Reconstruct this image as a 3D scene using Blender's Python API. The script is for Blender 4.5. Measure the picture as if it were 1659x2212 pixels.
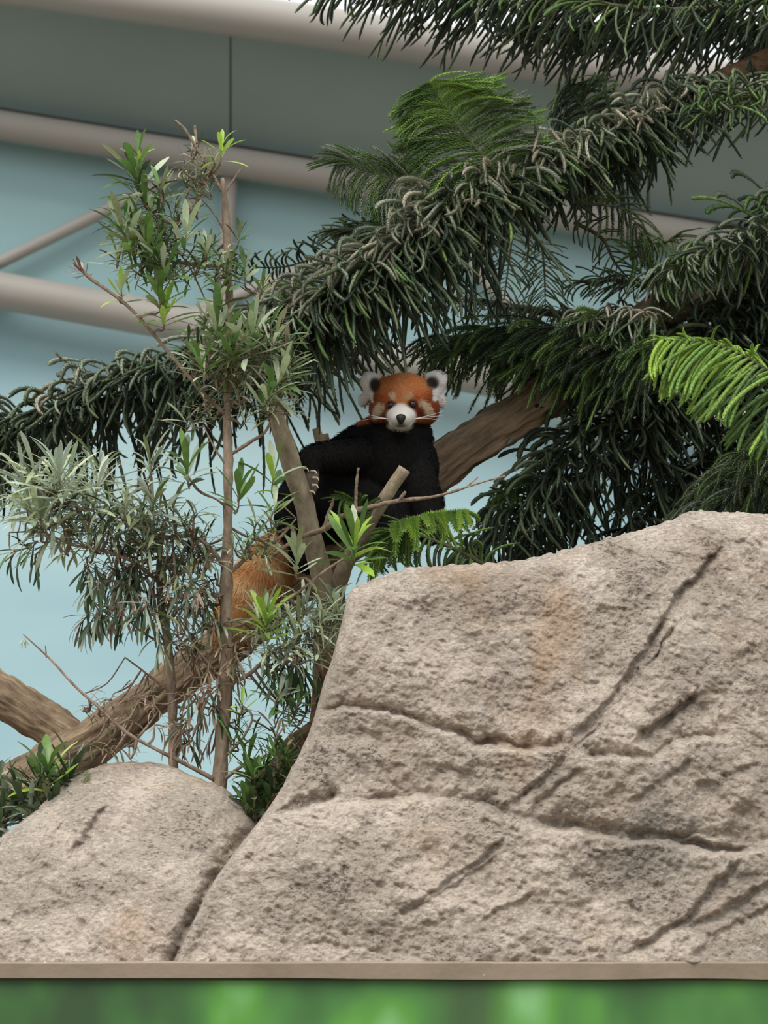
import bpy, bmesh, math, random
import numpy as np
from mathutils import Vector, Matrix, Quaternion

for o in list(bpy.data.objects):
    bpy.data.objects.remove(o)
scene = bpy.context.scene
col = scene.collection
R = math.radians

# ------------------------------------------------------------------ camera
CAM = Vector((0, 0, 1.6)); PITCH = R(12.0); FPX = 6272.0
cd = bpy.data.cameras.new('camera'); cam = bpy.data.objects.new('camera', cd); col.objects.link(cam)
cam.location = CAM; cam.rotation_euler = (R(90) + PITCH, 0, 0)
cd.sensor_fit = 'VERTICAL'; cd.sensor_height = 36.0; cd.lens = FPX / 2212 * 36.0
cd.clip_start = 0.1; cd.clip_end = 200
cd.dof.use_dof = True; cd.dof.focus_distance = 6.35; cd.dof.aperture_fstop = 7.0
scene.camera = cam

# ------------------------------------------------------------------ world: even overcast sky
w = bpy.data.worlds.new('overcast_sky'); scene.world = w; w.use_nodes = True
nt = w.node_tree; nt.nodes.clear()
wo = nt.nodes.new('ShaderNodeOutputWorld'); bg = nt.nodes.new('ShaderNodeBackground')
tc = nt.nodes.new('ShaderNodeTexCoord'); sx = nt.nodes.new('ShaderNodeSeparateXYZ')
mr = nt.nodes.new('ShaderNodeMapRange'); mr.inputs[1].default_value = 0.0; mr.inputs[2].default_value = 1.0
mr.inputs[3].default_value = 0.62; mr.inputs[4].default_value = 1.5
nt.links.new(tc.outputs['Generated'], sx.inputs[0]); nt.links.new(sx.outputs[2], mr.inputs[0])
nt.links.new(mr.outputs[0], bg.inputs[1]); bg.inputs[0].default_value = (0.95, 0.98, 1.0, 1)
nt.links.new(bg.outputs[0], wo.inputs[0])
# sun behind thin cloud: wide soft disc
sd = bpy.data.lights.new('sun', 'SUN'); sd.energy = 1.8; sd.angle = R(35); sd.color = (1.0, 0.95, 0.88)
so = bpy.data.objects.new('sun', sd); col.objects.link(so)
so.rotation_euler = Vector((0.30, 0.72, -1.0)).to_track_quat('-Z', 'Y').to_euler()

vs = scene.view_settings
vs.view_transform = 'Standard'; vs.look = 'None'; vs.exposure = 0.27; vs.gamma = 1.0; vs.use_curve_mapping = False

# ------------------------------------------------------------------ helpers
FW = Vector((0, math.cos(PITCH), math.sin(PITCH))); UPV = Vector((0, -math.sin(PITCH), math.cos(PITCH)))
def P(px, py, Y):
    d = Vector((1, 0, 0)) * ((px - 829.5) / FPX) - UPV * ((py - 1106) / FPX) + FW
    return CAM + d * (Y / d.y)
def Pn(px, py, Y):
    a = (px - 829.5) / FPX; b = -(py - 1106) / FPX
    dx = a; dy = UPV.y * b + FW.y; dz = UPV.z * b + FW.z
    t = Y / dy
    return np.stack([CAM.x + dx * t, CAM.y + dy * t, CAM.z + dz * t], -1)
def topx(V):
    d = V - np.array(CAM)
    f = d @ np.array(FW)
    return d[:, 0] / f * FPX + 829.5, 1106 - (d @ np.array(UPV)) / f * FPX
def S(Y): return Y * 1.03 / FPX          # metres per photo pixel at that depth

def lin(c):
    return tuple(((x / 255) / 12.92 if x / 255 <= 0.04045 else ((x / 255 + 0.055) / 1.055) ** 2.4) for x in c)
def L4(c): return lin(c) + (1.0,)

def tag(o, label=None, cat=None, group=None, kind=None):
    if label: o['label'] = label
    if cat: o['category'] = cat
    if group: o['group'] = group
    if kind: o['kind'] = kind
    return o
def empty(name, loc):
    o = bpy.data.objects.new(name, None); col.objects.link(o); o.location = loc; o.empty_display_size = 0.1
    return o
def wloc(o):
    return Matrix.Translation(o.location) if o.parent is None else Matrix.Identity(4)
def setpar(o, parent):
    o.parent = parent; o.matrix_parent_inverse = wloc(parent).inverted()
def mkmesh(name, V, F, smooth=True, colors=None):
    me = bpy.data.meshes.new(name)
    V = np.asarray(V, dtype=np.float64)
    if isinstance(F, np.ndarray):
        k = F.shape[1]; m = len(F)
        me.vertices.add(len(V)); me.vertices.foreach_set('co', V.astype(np.float32).ravel())
        me.loops.add(m * k); me.loops.foreach_set('vertex_index', F.astype(np.int32).ravel())
        me.polygons.add(m); me.polygons.foreach_set('loop_start', np.arange(0, m * k, k, dtype=np.int32))
        me.update(calc_edges=True); me.validate()
    else:
        me.from_pydata(V.tolist(), [], F); me.update()
    if smooth: me.polygons.foreach_set('use_smooth', np.ones(len(me.polygons), dtype=bool))
    if colors is not None:
        at = me.color_attributes.new('Col', 'FLOAT_COLOR', 'POINT')
        c = np.ones((len(V), 4), np.float32); c[:, :3] = colors
        at.data.foreach_set('color', c.ravel())
    return me
def mkobj(name, V, F, mat, parent=None, smooth=True, colors=None):
    V = np.asarray(V, dtype=np.float64)
    loc = Vector((0, 0, 0))
    if parent is None:
        loc = Vector(((V[:, 0].min() + V[:, 0].max()) / 2, (V[:, 1].min() + V[:, 1].max()) / 2, V[:, 2].min()))
        V = V - np.array(loc)
    me = mkmesh(name, V, F, smooth, colors)
    o = bpy.data.objects.new(name, me); col.objects.link(o)
    if mat: me.materials.append(mat)
    o.location = loc
    if parent: setpar(o, parent)
    return o

rng = np.random.default_rng(7); random.seed(11)
def _h(ix, iy, iz, seed):
    h = (ix * 374761393 + iy * 668265263 + iz * 2147483647 + seed * 974634777) & 0xffffffff
    h = ((h ^ (h >> 13)) * 1274126177) & 0xffffffff
    h = (h ^ (h >> 16)) & 0xffffffff
    return h / 4294967295.0 * 2 - 1
def vnoise(p, seed=0):
    p = np.asarray(p, float); i = np.floor(p).astype(np.int64); f = p - i
    f = f * f * f * (f * (f * 6 - 15) + 10)
    r = 0
    for a in (0, 1):
        for b in (0, 1):
            for c in (0, 1):
                wgt = (f[:, 0] if a else 1 - f[:, 0]) * (f[:, 1] if b else 1 - f[:, 1]) * (f[:, 2] if c else 1 - f[:, 2])
                r = r + wgt * _h(i[:, 0] + a, i[:, 1] + b, i[:, 2] + c, seed)
    return r
def fbm(p, oct=4, seed=0, gain=0.5):
    r = 0; a = 1.0
    for k in range(oct):
        r = r + a * vnoise(p * (2.03 ** k), seed + k); a *= gain
    return r

def smooth_path(pts, n):
    """Catmull-Rom through pts (k, d) -> n evenly spaced samples"""
    pts = np.asarray(pts, float)
    if len(pts) == 2:
        t = np.linspace(0, 1, n)[:, None]; return pts[0] * (1 - t) + pts[1] * t
    e = np.vstack([2 * pts[0] - pts[1], pts, 2 * pts[-1] - pts[-2]])
    out = []
    for i in range(len(pts) - 1):
        p0, p1, p2, p3 = e[i:i + 4]
        for t in np.linspace(0, 1, 12, endpoint=False):
            out.append(0.5 * (2 * p1 + (p2 - p0) * t + (2 * p0 - 5 * p1 + 4 * p2 - p3) * t * t + (3 * p1 - p0 - 3 * p2 + p3) * t ** 3))
    out.append(pts[-1]); out = np.array(out)
    d = np.r_[0, np.cumsum(np.linalg.norm(np.diff(out[:, :3], axis=0), axis=1))]
    s = np.linspace(0, d[-1], n)
    return np.stack([np.interp(s, d, out[:, k]) for k in range(out.shape[1])], -1)

def tube(path, radii, seg=10, rough=0.0, rs=20.0, seed=0, cap=True, ridge=0.0):
    path = np.asarray(path, float); n = len(path)
    radii = np.broadcast_to(np.asarray(radii, float), (n,))
    T = np.gradient(path, axis=0); T /= np.linalg.norm(T, axis=1)[:, None] + 1e-12
    u = np.cross(T[0], [0.13, 0.9, 0.3]); u /= np.linalg.norm(u)
    V = []
    ang = np.linspace(0, 2 * np.pi, seg, endpoint=False)
    for i in range(n):
        u = u - T[i] * np.dot(u, T[i]); u /= np.linalg.norm(u)
        v = np.cross(T[i], u)
        V.append(path[i] + radii[i] * (np.cos(ang)[:, None] * u + np.sin(ang)[:, None] * v))
    V = np.array(V)
    if rough > 0:
        c = path[:, None, :]; d = V - c
        nz = fbm(V.reshape(-1, 3) * rs, 3, seed).reshape(n, seg)
        V = c + d * (1 + rough * nz)[:, :, None]
    if ridge > 0:
        c = path[:, None, :]; d = V - c
        sl = np.r_[0, np.cumsum(np.linalg.norm(np.diff(path, axis=0), axis=1))]
        q = np.stack([np.repeat(sl, seg) * 7, np.tile(np.cos(ang), n) * 4.2, np.tile(np.sin(ang), n) * 4.2], -1)
        V = c + d * (1 - ridge * np.abs(fbm(q, 3, seed + 5)).reshape(n, seg))[:, :, None]
    V = V.reshape(-1, 3)
    F = []
    for i in range(n - 1):
        for j in range(seg):
            k = (j + 1) % seg
            F.append((i * seg + j, i * seg + k, (i + 1) * seg + k, (i + 1) * seg + j))
    if cap:
        F.append(tuple(range(seg))[::-1]); F.append(tuple(range((n - 1) * seg, n * seg)))
    return V, F
def pxpath(pts, n):
    """pts: (px, py, Y[, r_px]) -> world path (n,3), radii (n,) in metres"""
    sp = smooth_path([(*P(p[0], p[1], p[2]), (p[3] if len(p) > 3 else 5) * S(p[2])) for p in pts], n)
    return sp[:, :3], sp[:, 3]

# ------------------------------------------------------------------ materials
def newmat(name):
    m = bpy.data.materials.new(name); m.use_nodes = True
    n = m.node_tree.nodes; n.clear()
    out = n.new('ShaderNodeOutputMaterial'); b = n.new('ShaderNodeBsdfPrincipled')
    m.node_tree.links.new(b.outputs[0], out.inputs[0])
    return m, m.node_tree, b, out
def node(nt, typ, **kw):
    n = nt.nodes.new(typ)
    for k, v in kw.items():
        if hasattr(n, k): setattr(n, k, v)
        else: n.inputs[k].default_value = v
    return n
def ramp(nt, src, stops):
    r = nt.nodes.new('ShaderNodeValToRGB'); nt.links.new(src, r.inputs[0])
    e = r.color_ramp.elements
    while len(e) < len(stops): e.new(0.5)
    for i, (p, c) in enumerate(stops):
        e[i].position = p; e[i].color = c if len(c) == 4 else (*c, 1)
    return r.outputs[0]
def mixc(nt, fac, a, b, mode='MIX'):
    m = nt.nodes.new('ShaderNodeMix'); m.data_type = 'RGBA'; m.blend_type = mode
    for s, v in ((0, fac), (6, a), (7, b)):
        if hasattr(v, 'is_linked'): nt.links.new(v, m.inputs[s])
        else: m.inputs[s].default_value = v
    return m.outputs[2]
def noise(nt, vec, scale, detail=4, rough=0.55):
    n = nt.nodes.new('ShaderNodeTexNoise'); n.inputs['Scale'].default_value = scale
    n.inputs['Detail'].default_value = detail; n.inputs['Roughness'].default_value = rough
    if vec is not None: nt.links.new(vec, n.inputs['Vector'])
    return n.outputs['Fac']
def bump(nt, h, strength, dist, b, prev=None):
    n = nt.nodes.new('ShaderNodeBump'); n.inputs['Strength'].default_value = strength; n.inputs['Distance'].default_value = dist
    nt.links.new(h, n.inputs['Height'])
    if prev is not None: nt.links.new(prev, n.inputs['Normal'])
    nt.links.new(n.outputs[0], b.inputs['Normal'])
    return n.outputs[0]
def objco(nt, scale=None, geo=False):
    if geo:
        t = nt.nodes.new('ShaderNodeNewGeometry'); o = t.outputs['Position']
    else:
        t = nt.nodes.new('ShaderNodeTexCoord'); o = t.outputs['Object']
    if scale:
        m = nt.nodes.new('ShaderNodeMapping'); m.inputs['Scale'].default_value = scale
        nt.links.new(o, m.inputs[0]); o = m.outputs[0]
    return o

def mat_plain(name, c, rough=0.6, var=0.12, scale=6.0, bmp=0.0, spec=0.3):
    m, nt, b, _ = newmat(name)
    v = objco(nt, geo=True); f = noise(nt, v, scale)
    d = tuple(x * (1 - var) for x in lin(c)) + (1,); l = tuple(min(1, x * (1 + var)) for x in lin(c)) + (1,)
    nt.links.new(ramp(nt, f, [(0.3, d), (0.7, l)]), b.inputs['Base Color'])
    b.inputs['Roughness'].default_value = rough; b.inputs['Specular IOR Level'].default_value = spec
    if bmp: bump(nt, noise(nt, v, scale * 15), bmp, 0.005, b)
    return m

def mat_rock(name):
    m, nt, b, _ = newmat(name)
    v = objco(nt, geo=True)
    big = noise(nt, v, 3.2, 4, 0.6); mid = noise(nt, v, 17, 5, 0.65)
    base = ramp(nt, big, [(0.28, L4((182, 172, 159))), (0.44, L4((204, 190, 175))), (0.60, L4((214, 200, 185))), (0.76, L4((208, 186, 162)))])
    base = mixc(nt, 0.7, base, ramp(nt, mid, [(0.25, (0.40, 0.41, 0.42, 1)), (0.52, (0.5, 0.5, 0.5, 1)), (0.78, (0.56, 0.55, 0.53, 1))]), 'OVERLAY')
    # tan iron stain patches
    st = noise(nt, objco(nt, (1, 1, 0.55), geo=True), 4.3, 3)
    stm = ramp(nt, st, [(0.55, (0, 0, 0, 1)), (0.72, (0.55, 0.55, 0.55, 1))])
    base = mixc(nt, stm, base, L4((172, 138, 104)))
    # dark pits, slanting streaky
    mp = nt.nodes.new('ShaderNodeMapping'); mp.inputs['Rotation'].default_value = (0, R(25), 0); mp.inputs['Scale'].default_value = (1.0, 1.0, 2.1)
    nt.links.new(v, mp.inputs[0])
    pit = noise(nt, mp.outputs[0], 95, 6, 0.78)
    where = noise(nt, v, 7, 4)
    ad = nt.nodes.new('ShaderNodeMath'); ad.operation = 'MULTIPLY_ADD'
    nt.links.new(where, ad.inputs[0]); ad.inputs[1].default_value = 0.5; nt.links.new(pit, ad.inputs[2])
    pm = ramp(nt, ad.outputs[0], [(0.585, (1, 1, 1, 1)), (0.655, (0, 0, 0, 1))])
    base = mixc(nt, pm, base, L4((118, 107, 99)))
    fine = noise(nt, v, 260, 3, 0.6)
    base = mixc(nt, 0.35, base, ramp(nt, fine, [(0.3, (0.36, 0.36, 0.36, 1)), (0.7, (0.62, 0.62, 0.62, 1))]), 'OVERLAY')
    nt.links.new(base, b.inputs['Base Color'])
    b.inputs['Roughness'].default_value = 0.92; b.inputs['Specular IOR Level'].default_value = 0.15
    hp = ramp(nt, ad.outputs[0], [(0.58, (0, 0, 0, 1)), (0.78, (1, 1, 1, 1))])
    p1 = bump(nt, hp, 0.65, 0.006, b)
    bump(nt, noise(nt, mp.outputs[0], 150, 6, 0.78), 0.75, 0.007, b, p1)
    return m

def mat_bark(name, c1, c2, stretch=(1, 1, 1), scale=30, bmp=0.8, tilt=None):
    m, nt, b, _ = newmat(name)
    v = objco(nt, stretch, geo=True)
    if tilt is not None:
        m1 = nt.nodes.new('ShaderNodeMapping'); m1.inputs['Rotation'].default_value = (0, R(tilt), 0); nt.links.new(objco(nt, geo=True), m1.inputs[0])
        m2 = nt.nodes.new('ShaderNodeMapping'); m2.inputs['Scale'].default_value = stretch; nt.links.new(m1.outputs[0], m2.inputs[0]); v = m2.outputs[0]
    f = noise(nt, v, scale, 6, 0.65)
    big = noise(nt, objco(nt, geo=True), 7, 3)
    c = ramp(nt, f, [(0.3, L4(c1)), (0.7, L4(c2))])
    c = mixc(nt, 0.5, c, ramp(nt, big, [(0.3, (0.36, 0.38, 0.36, 1)), (0.7, (0.62, 0.6, 0.58, 1))]), 'OVERLAY')
    nt.links.new(c, b.inputs['Base Color']); b.inputs['Roughness'].default_value = 0.9
    b.inputs['Specular IOR Level'].default_value = 0.15
    bump(nt, f, bmp, 0.012, b)
    return m

def mat_leaf(name, attr, rough=0.5, trans=0.25, spec=0.35, var=0.25):
    m, nt, b, out = newmat(name)
    if attr:
        a = nt.nodes.new('ShaderNodeAttribute'); a.attribute_name = 'Col'; c = a.outputs['Color']
    else:
        a = nt.nodes.new('ShaderNodeObjectInfo'); c = a.outputs['Color']
    f = noise(nt, objco(nt, geo=True), 90, 2)
    c = mixc(nt, var, c, ramp(nt, f, [(0.3, (0.25, 0.25, 0.25, 1)), (0.7, (0.75, 0.75, 0.75, 1))]), 'OVERLAY')
    nt.links.new(c, b.inputs['Base Color']); b.inputs['Roughness'].default_value = rough
    b.inputs['Specular IOR Level'].default_value = spec
    if trans:
        t = nt.nodes.new('ShaderNodeBsdfTranslucent'); nt.links.new(c, t.inputs[0])
        mx = nt.nodes.new('ShaderNodeMixShader'); mx.inputs[0].default_value = trans
        nt.links.new(b.outputs[0], mx.inputs[1]); nt.links.new(t.outputs[0], mx.inputs[2]); nt.links.new(mx.outputs[0], out.inputs[0])
    return m
def mat_fur(name, rough=0.75, spec=0.12):
    m, nt, b, out = newmat(name)
    a = nt.nodes.new('ShaderNodeAttribute'); a.attribute_name = 'Col'
    nt.links.new(a.outputs['Color'], b.inputs['Base Color']); b.inputs['Roughness'].default_value = rough
    b.inputs['Specular IOR Level'].default_value = spec
    return m

M = {}
M['rock'] = mat_rock('artificial_rock')
M['log'] = mat_bark('log_bark', (92, 78, 64), (176, 153, 128), (0.22, 1, 1), 42, 1.0, tilt=37)
M['log_down'] = mat_bark('log_bark_down', (92, 78, 64), (176, 153, 128), (0.22, 1, 1), 42, 1.0, tilt=-35)
M['shoot_bark'] = mat_bark('shoot_bark', (62, 64, 48), (112, 110, 88), (1, 1, 1), 60, 0.6)
M['log_brown'] = mat_bark('brown_bark', (60, 46, 34), (128, 100, 76), (1, 1, 1), 34, 0.9)
M['pole'] = mat_bark('pole_bark', (110, 99, 82), (172, 157, 134), (1, 1, 0.5), 40, 0.5)
M['twig'] = mat_bark('twig_bark', (100, 84, 72), (172, 152, 134), (1, 1, 1), 80, 0.6)
M['stem'] = mat_bark('stem_bark', (112, 96, 84), (176, 156, 138), (1, 1, 0.4), 60, 0.6)
M['needle_part'] = mat_leaf('needle_shoot', False, 0.6, 0.12, 0.25)
M['needle_mass'] = mat_leaf('needle_mass', True, 0.6, 0.12, 0.25)
M['leaf_part'] = mat_leaf('leaf_blade', False, 0.38, 0.28, 0.5)
M['leaf_mass'] = mat_leaf('leaf_mass', True, 0.38, 0.28, 0.5)
M['fur'] = mat_fur('fur')
M['steel'] = mat_plain('painted_steel', (162, 157, 150), 0.5, 0.05, 1.5)
M['seam_shadow'] = mat_plain('seam_and_shadow_dark', (70, 66, 62), 0.7, 0.05, 2)  # dark tone for the sheet seams and the painted shadow line
M['soffit'] = mat_plain('soffit_sheet', (146, 164, 161), 0.7, 0.05, 1.2)
M['ground'] = mat_plain('soil', (110, 100, 86), 0.95, 0.25, 3, 0.4)

# ------------------------------------------------------------------ structure: wall, roof truss, ledge
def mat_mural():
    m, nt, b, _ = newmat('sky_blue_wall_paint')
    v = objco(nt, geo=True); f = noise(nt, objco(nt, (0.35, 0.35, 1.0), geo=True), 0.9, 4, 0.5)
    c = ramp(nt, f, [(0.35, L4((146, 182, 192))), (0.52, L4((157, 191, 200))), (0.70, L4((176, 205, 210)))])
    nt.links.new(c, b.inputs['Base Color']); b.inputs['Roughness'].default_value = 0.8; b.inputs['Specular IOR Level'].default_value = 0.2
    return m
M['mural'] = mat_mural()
M['teal'] = mat_plain('teal_panel_paint', (152, 185, 188), 0.6, 0.05, 0.8)

def box(x0, x1, y0, y1, z0, z1):
    V = [(x, y, z) for x in (x0, x1) for y in (y0, y1) for z in (z0, z1)]
    F = [(0, 1, 3, 2), (4, 6, 7, 5), (0, 4, 5, 1), (2, 3, 7, 6), (0, 2, 6, 4), (1, 5, 7, 3)]
    return V, F
zl = P(829, 2077, 5.70).z; zb = P(829, 2114, 5.70).z
V, F = box(-30, 30, -30, 5.68, -0.1, 0.0); tag(mkobj('floor', V, F, M['ground'], smooth=False), 'paved visitor walk below the rocky ledge', kind='structure')
V, F = box(-30, 30, 5.75, 14.0, zl - 0.6, zl - 0.45); tag(mkobj('ground_soil', V, F, M['ground'], smooth=False), 'bare soil ground inside the enclosure', kind='structure')

def quad_slab(pts, th):
    """pts: 4 px corners (px,py,Y) in order; extruded back by th"""
    a = [P(*p) for p in pts]; b = [q + Vector((0, th, 0)) for q in a]
    V = [tuple(q) for q in a + b]
    return V, [(0, 1, 2, 3), (7, 6, 5, 4), (0, 4, 5, 1), (1, 5, 6, 2), (2, 6, 7, 3), (3, 7, 4, 0)]
YW = 14.0
# lower painted wall
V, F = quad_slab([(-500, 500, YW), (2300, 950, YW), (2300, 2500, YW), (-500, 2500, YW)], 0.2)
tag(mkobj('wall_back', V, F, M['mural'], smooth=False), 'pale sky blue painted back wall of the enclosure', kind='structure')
# truss: teal infill panels between two tubes
truss = empty('roof_truss', P(829, 900, YW)); tag(truss, 'beige tubular roof truss with teal infill panels above the blue wall', 'roof truss', kind='structure')
def yc1(x): return 270 + 0.160 * x      # middle tube centre line
def yc2(x): return 628 + 0.178 * x      # lower tube centre line
def yc0(x): return float(np.interp(x, [-500, 0, 830, 1150, 1650, 2300], [-112, -37, 78, 130, 186, 245]))   # top beam centre line
xs = [-500, 500, 1500, 2300]
for a, b_ in zip(xs[:-1], xs[1:]):
    V, F = quad_slab([(a + 2, yc1(a), YW - .06), (b_ - 2, yc1(b_), YW - .06), (b_ - 2, yc2(b_), YW - .06), (a + 2, yc2(a), YW - .06)], 0.05)
    mkobj('infill_panel', V, F, M['teal'], truss, smooth=False)
def beam(name, f, x0, x1, r, Y, mat, parent, n=20):
    pts = [(x, f(x), Y, r) for x in np.linspace(x0, x1, 8)]
    p, rad = pxpath(pts, n); V, F = tube(p, rad, 20); return mkobj(name, V, F, mat, parent)
beam('middle_tube', yc1, -500, 2300, 33, YW - .22, M['steel'], truss)
beam('lower_tube', yc2, -500, 2300, 41, YW - .22, M['steel'], truss)
for (x0, y0, x1, y1, r) in [(-60, 596, 465, 340, 14), (380, 692, 1020, 437, 15), (-460, 205, -10, 617, 14), (1260, 851, 1830, 547, 15), (838, 409, 1305, 852, 14)]:
    p, rad = pxpath([(x0, y0, YW - .15, r), (x1, y1, YW - .15, r)], 8); V, F = tube(p, rad, 14); mkobj('diagonal_brace', V, F, M['steel'], truss)
p, rad = pxpath([(500, 330, YW - .15, 17), (478, 720, YW - .15, 17)], 8); V, F = tube(p, rad, 14); mkobj('post', V, F, M['steel'], truss)
# overhanging soffit sheets, leaning out over the viewer
sof = empty('soffit', P(829, 250, YW)); tag(sof, 'grey green soffit sheets under the roof edge', 'soffit', kind='structure')
YO = 13.25
for a, b_ in [(-500, 497), (499, 1400), (1402, 2300)]:
    V, F = quad_slab([(a + 1.0, yc0(a), YO), (b_ - 1.0, yc0(b_), YO), (b_ - 1.0, yc1(b_) - 18, YW - .1), (a + 1.0, yc1(a) - 18, YW - .1)], 0.03)
    mkobj('soffit_sheet', V, F, M['soffit'], sof, smooth=False)
V, F = quad_slab([(-500, yc0(-500), YO + .06), (2300, yc0(2300) - 30, YO + .06), (2300, yc1(2300) - 18, YW - .02), (-500, yc1(-500) - 18, YW - .02)], 0.02); mkobj('backing_sheet', V, F, M['seam_shadow'], sof, smooth=False)
beam('edge_beam', yc0, -500, 2300, 47, YO - .15, M['steel'], sof)
beam('painted_shadow_line', lambda x: yc1(x) - 34, -500, 2300, 8, YW - .13, M['seam_shadow'], sof)  # dark strip painting the shadow along the top of the middle tube

# concrete ledge and printed panel under it
n = 200
X = np.linspace(-1.6, 1.8, n)
led_V = []; rr = rng.normal(0, 1, n)
for i, x in enumerate(X):
    j = 0.0006 * vnoise(np.array([[x * 12, 0, 0]]), 5)[0]; k = 0.0016 * vnoise(np.array([[x * 5, 3, 0]]), 6)[0] - 0.0022 * (x - 0) * 0.6
    led_V += [(x, 5.70 + j, zb + k), (x, 5.696 + j, zl - 0.004 + j), (x, 5.70, zl + j), (x, 6.25, zl), (x, 6.25, zb + k)]
led_F = []
for i in range(n - 1):
    for q in range(5):
        r_ = (q + 1) % 5; led_F.append((i * 5 + q, i * 5 + r_, (i + 1) * 5 + r_, (i + 1) * 5 + q))
led_F += [(0, 1, 2, 3, 4), tuple((n - 1) * 5 + q for q in (4, 3, 2, 1, 0))]
def mat_ledge():
    m, nt, b, _ = newmat('ledge_concrete'); v = objco(nt, geo=True)
    c = ramp(nt, noise(nt, v, 5, 4), [(0.3, L4((126, 113, 92))), (0.5, L4((146, 131, 114))), (0.7, L4((154, 138, 120)))])
    sp = ramp(nt, noise(nt, v, 95, 2), [(0.76, (0, 0, 0, 1)), (0.79, (1, 1, 1, 1))])
    c = mixc(nt, sp, c, L4((205, 195, 175)))
    nt.links.new(c, b.inputs['Base Color']); b.inputs['Roughness'].default_value = 0.85
    bump(nt, noise(nt, v, 60, 4), 0.3, 0.004, b); return m
led = mkobj('concrete_ledge', led_V, led_F, mat_ledge(), smooth=False)
tag(led, 'long brown concrete ledge edge running under both boulders', 'ledge')
def mat_print():
    m, nt, b, _ = newmat('blurred_foliage_print'); v = objco(nt, geo=True)
    f = noise(nt, objco(nt, (1, 1, 0.8), geo=True), 5.5, 2.0, 0.4)
    c = ramp(nt, f, [(0.28, L4((44, 74, 38))), (0.42, L4((56, 104, 46))), (0.52, L4((70, 124, 56))), (0.60, L4((84, 146, 54))), (0.72, L4((122, 178, 112)))])
    sx = nt.nodes.new('ShaderNodeSeparateXYZ'); nt.links.new(v, sx.inputs[0])
    d = nt.nodes.new('ShaderNodeMath'); d.operation = 'SUBTRACT'; nt.links.new(sx.outputs[0], d.inputs[0]); d.inputs[1].default_value = P(1020, 2160, 5.74).x
    ab = nt.nodes.new('ShaderNodeMath'); ab.operation = 'ABSOLUTE'; nt.links.new(d.outputs[0], ab.inputs[0])
    k = ramp(nt, ab.outputs[0], [(0.02, (0.75, 0.75, 0.75, 1)), (0.09, (0, 0, 0, 1))])
    c = mixc(nt, k, c, L4((58, 78, 46)))
    nt.links.new(c, b.inputs['Base Color']); b.inputs['Roughness'].default_value = 0.55; return m
V, F = box(-1.6, 1.8, 5.715, 5.73, zb - 0.7, zb - 0.003)
tag(mkobj('printed_panel', V, F, mat_print(), smooth=False), 'green panel printed with blurred foliage below the ledge', 'panel')

# ------------------------------------------------------------------ boulders
def seg_dist(px, py, poly):
    """distance and signed side to a polyline (px). side > 0: above the line (smaller py)"""
    best = np.full(px.shape, 1e9); side = np.zeros(px.shape); arc = np.zeros(px.shape); acc = 0; tot = 0
    poly = np.asarray(poly, float)
    for a, b in zip(poly[:-1], poly[1:]): tot += np.hypot(*(b - a))
    for a, b in zip(poly[:-1], poly[1:]):
        d = b - a; l2 = d @ d; t = np.clip(((px - a[0]) * d[0] + (py - a[1]) * d[1]) / l2, 0, 1)
        ex = px - a[0] - t * d[0]; ey = py - a[1] - t * d[1]; ds = np.hypot(ex, ey)
        cr = d[0] * (py - a[1]) - d[1] * (px - a[0])
        m = ds < best; best[m] = ds[m]; side[m] = -np.sign(cr[m]); arc[m] = (acc + t[m] * math.sqrt(l2)) / tot; acc += math.sqrt(l2)
    return best, side, arc

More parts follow.
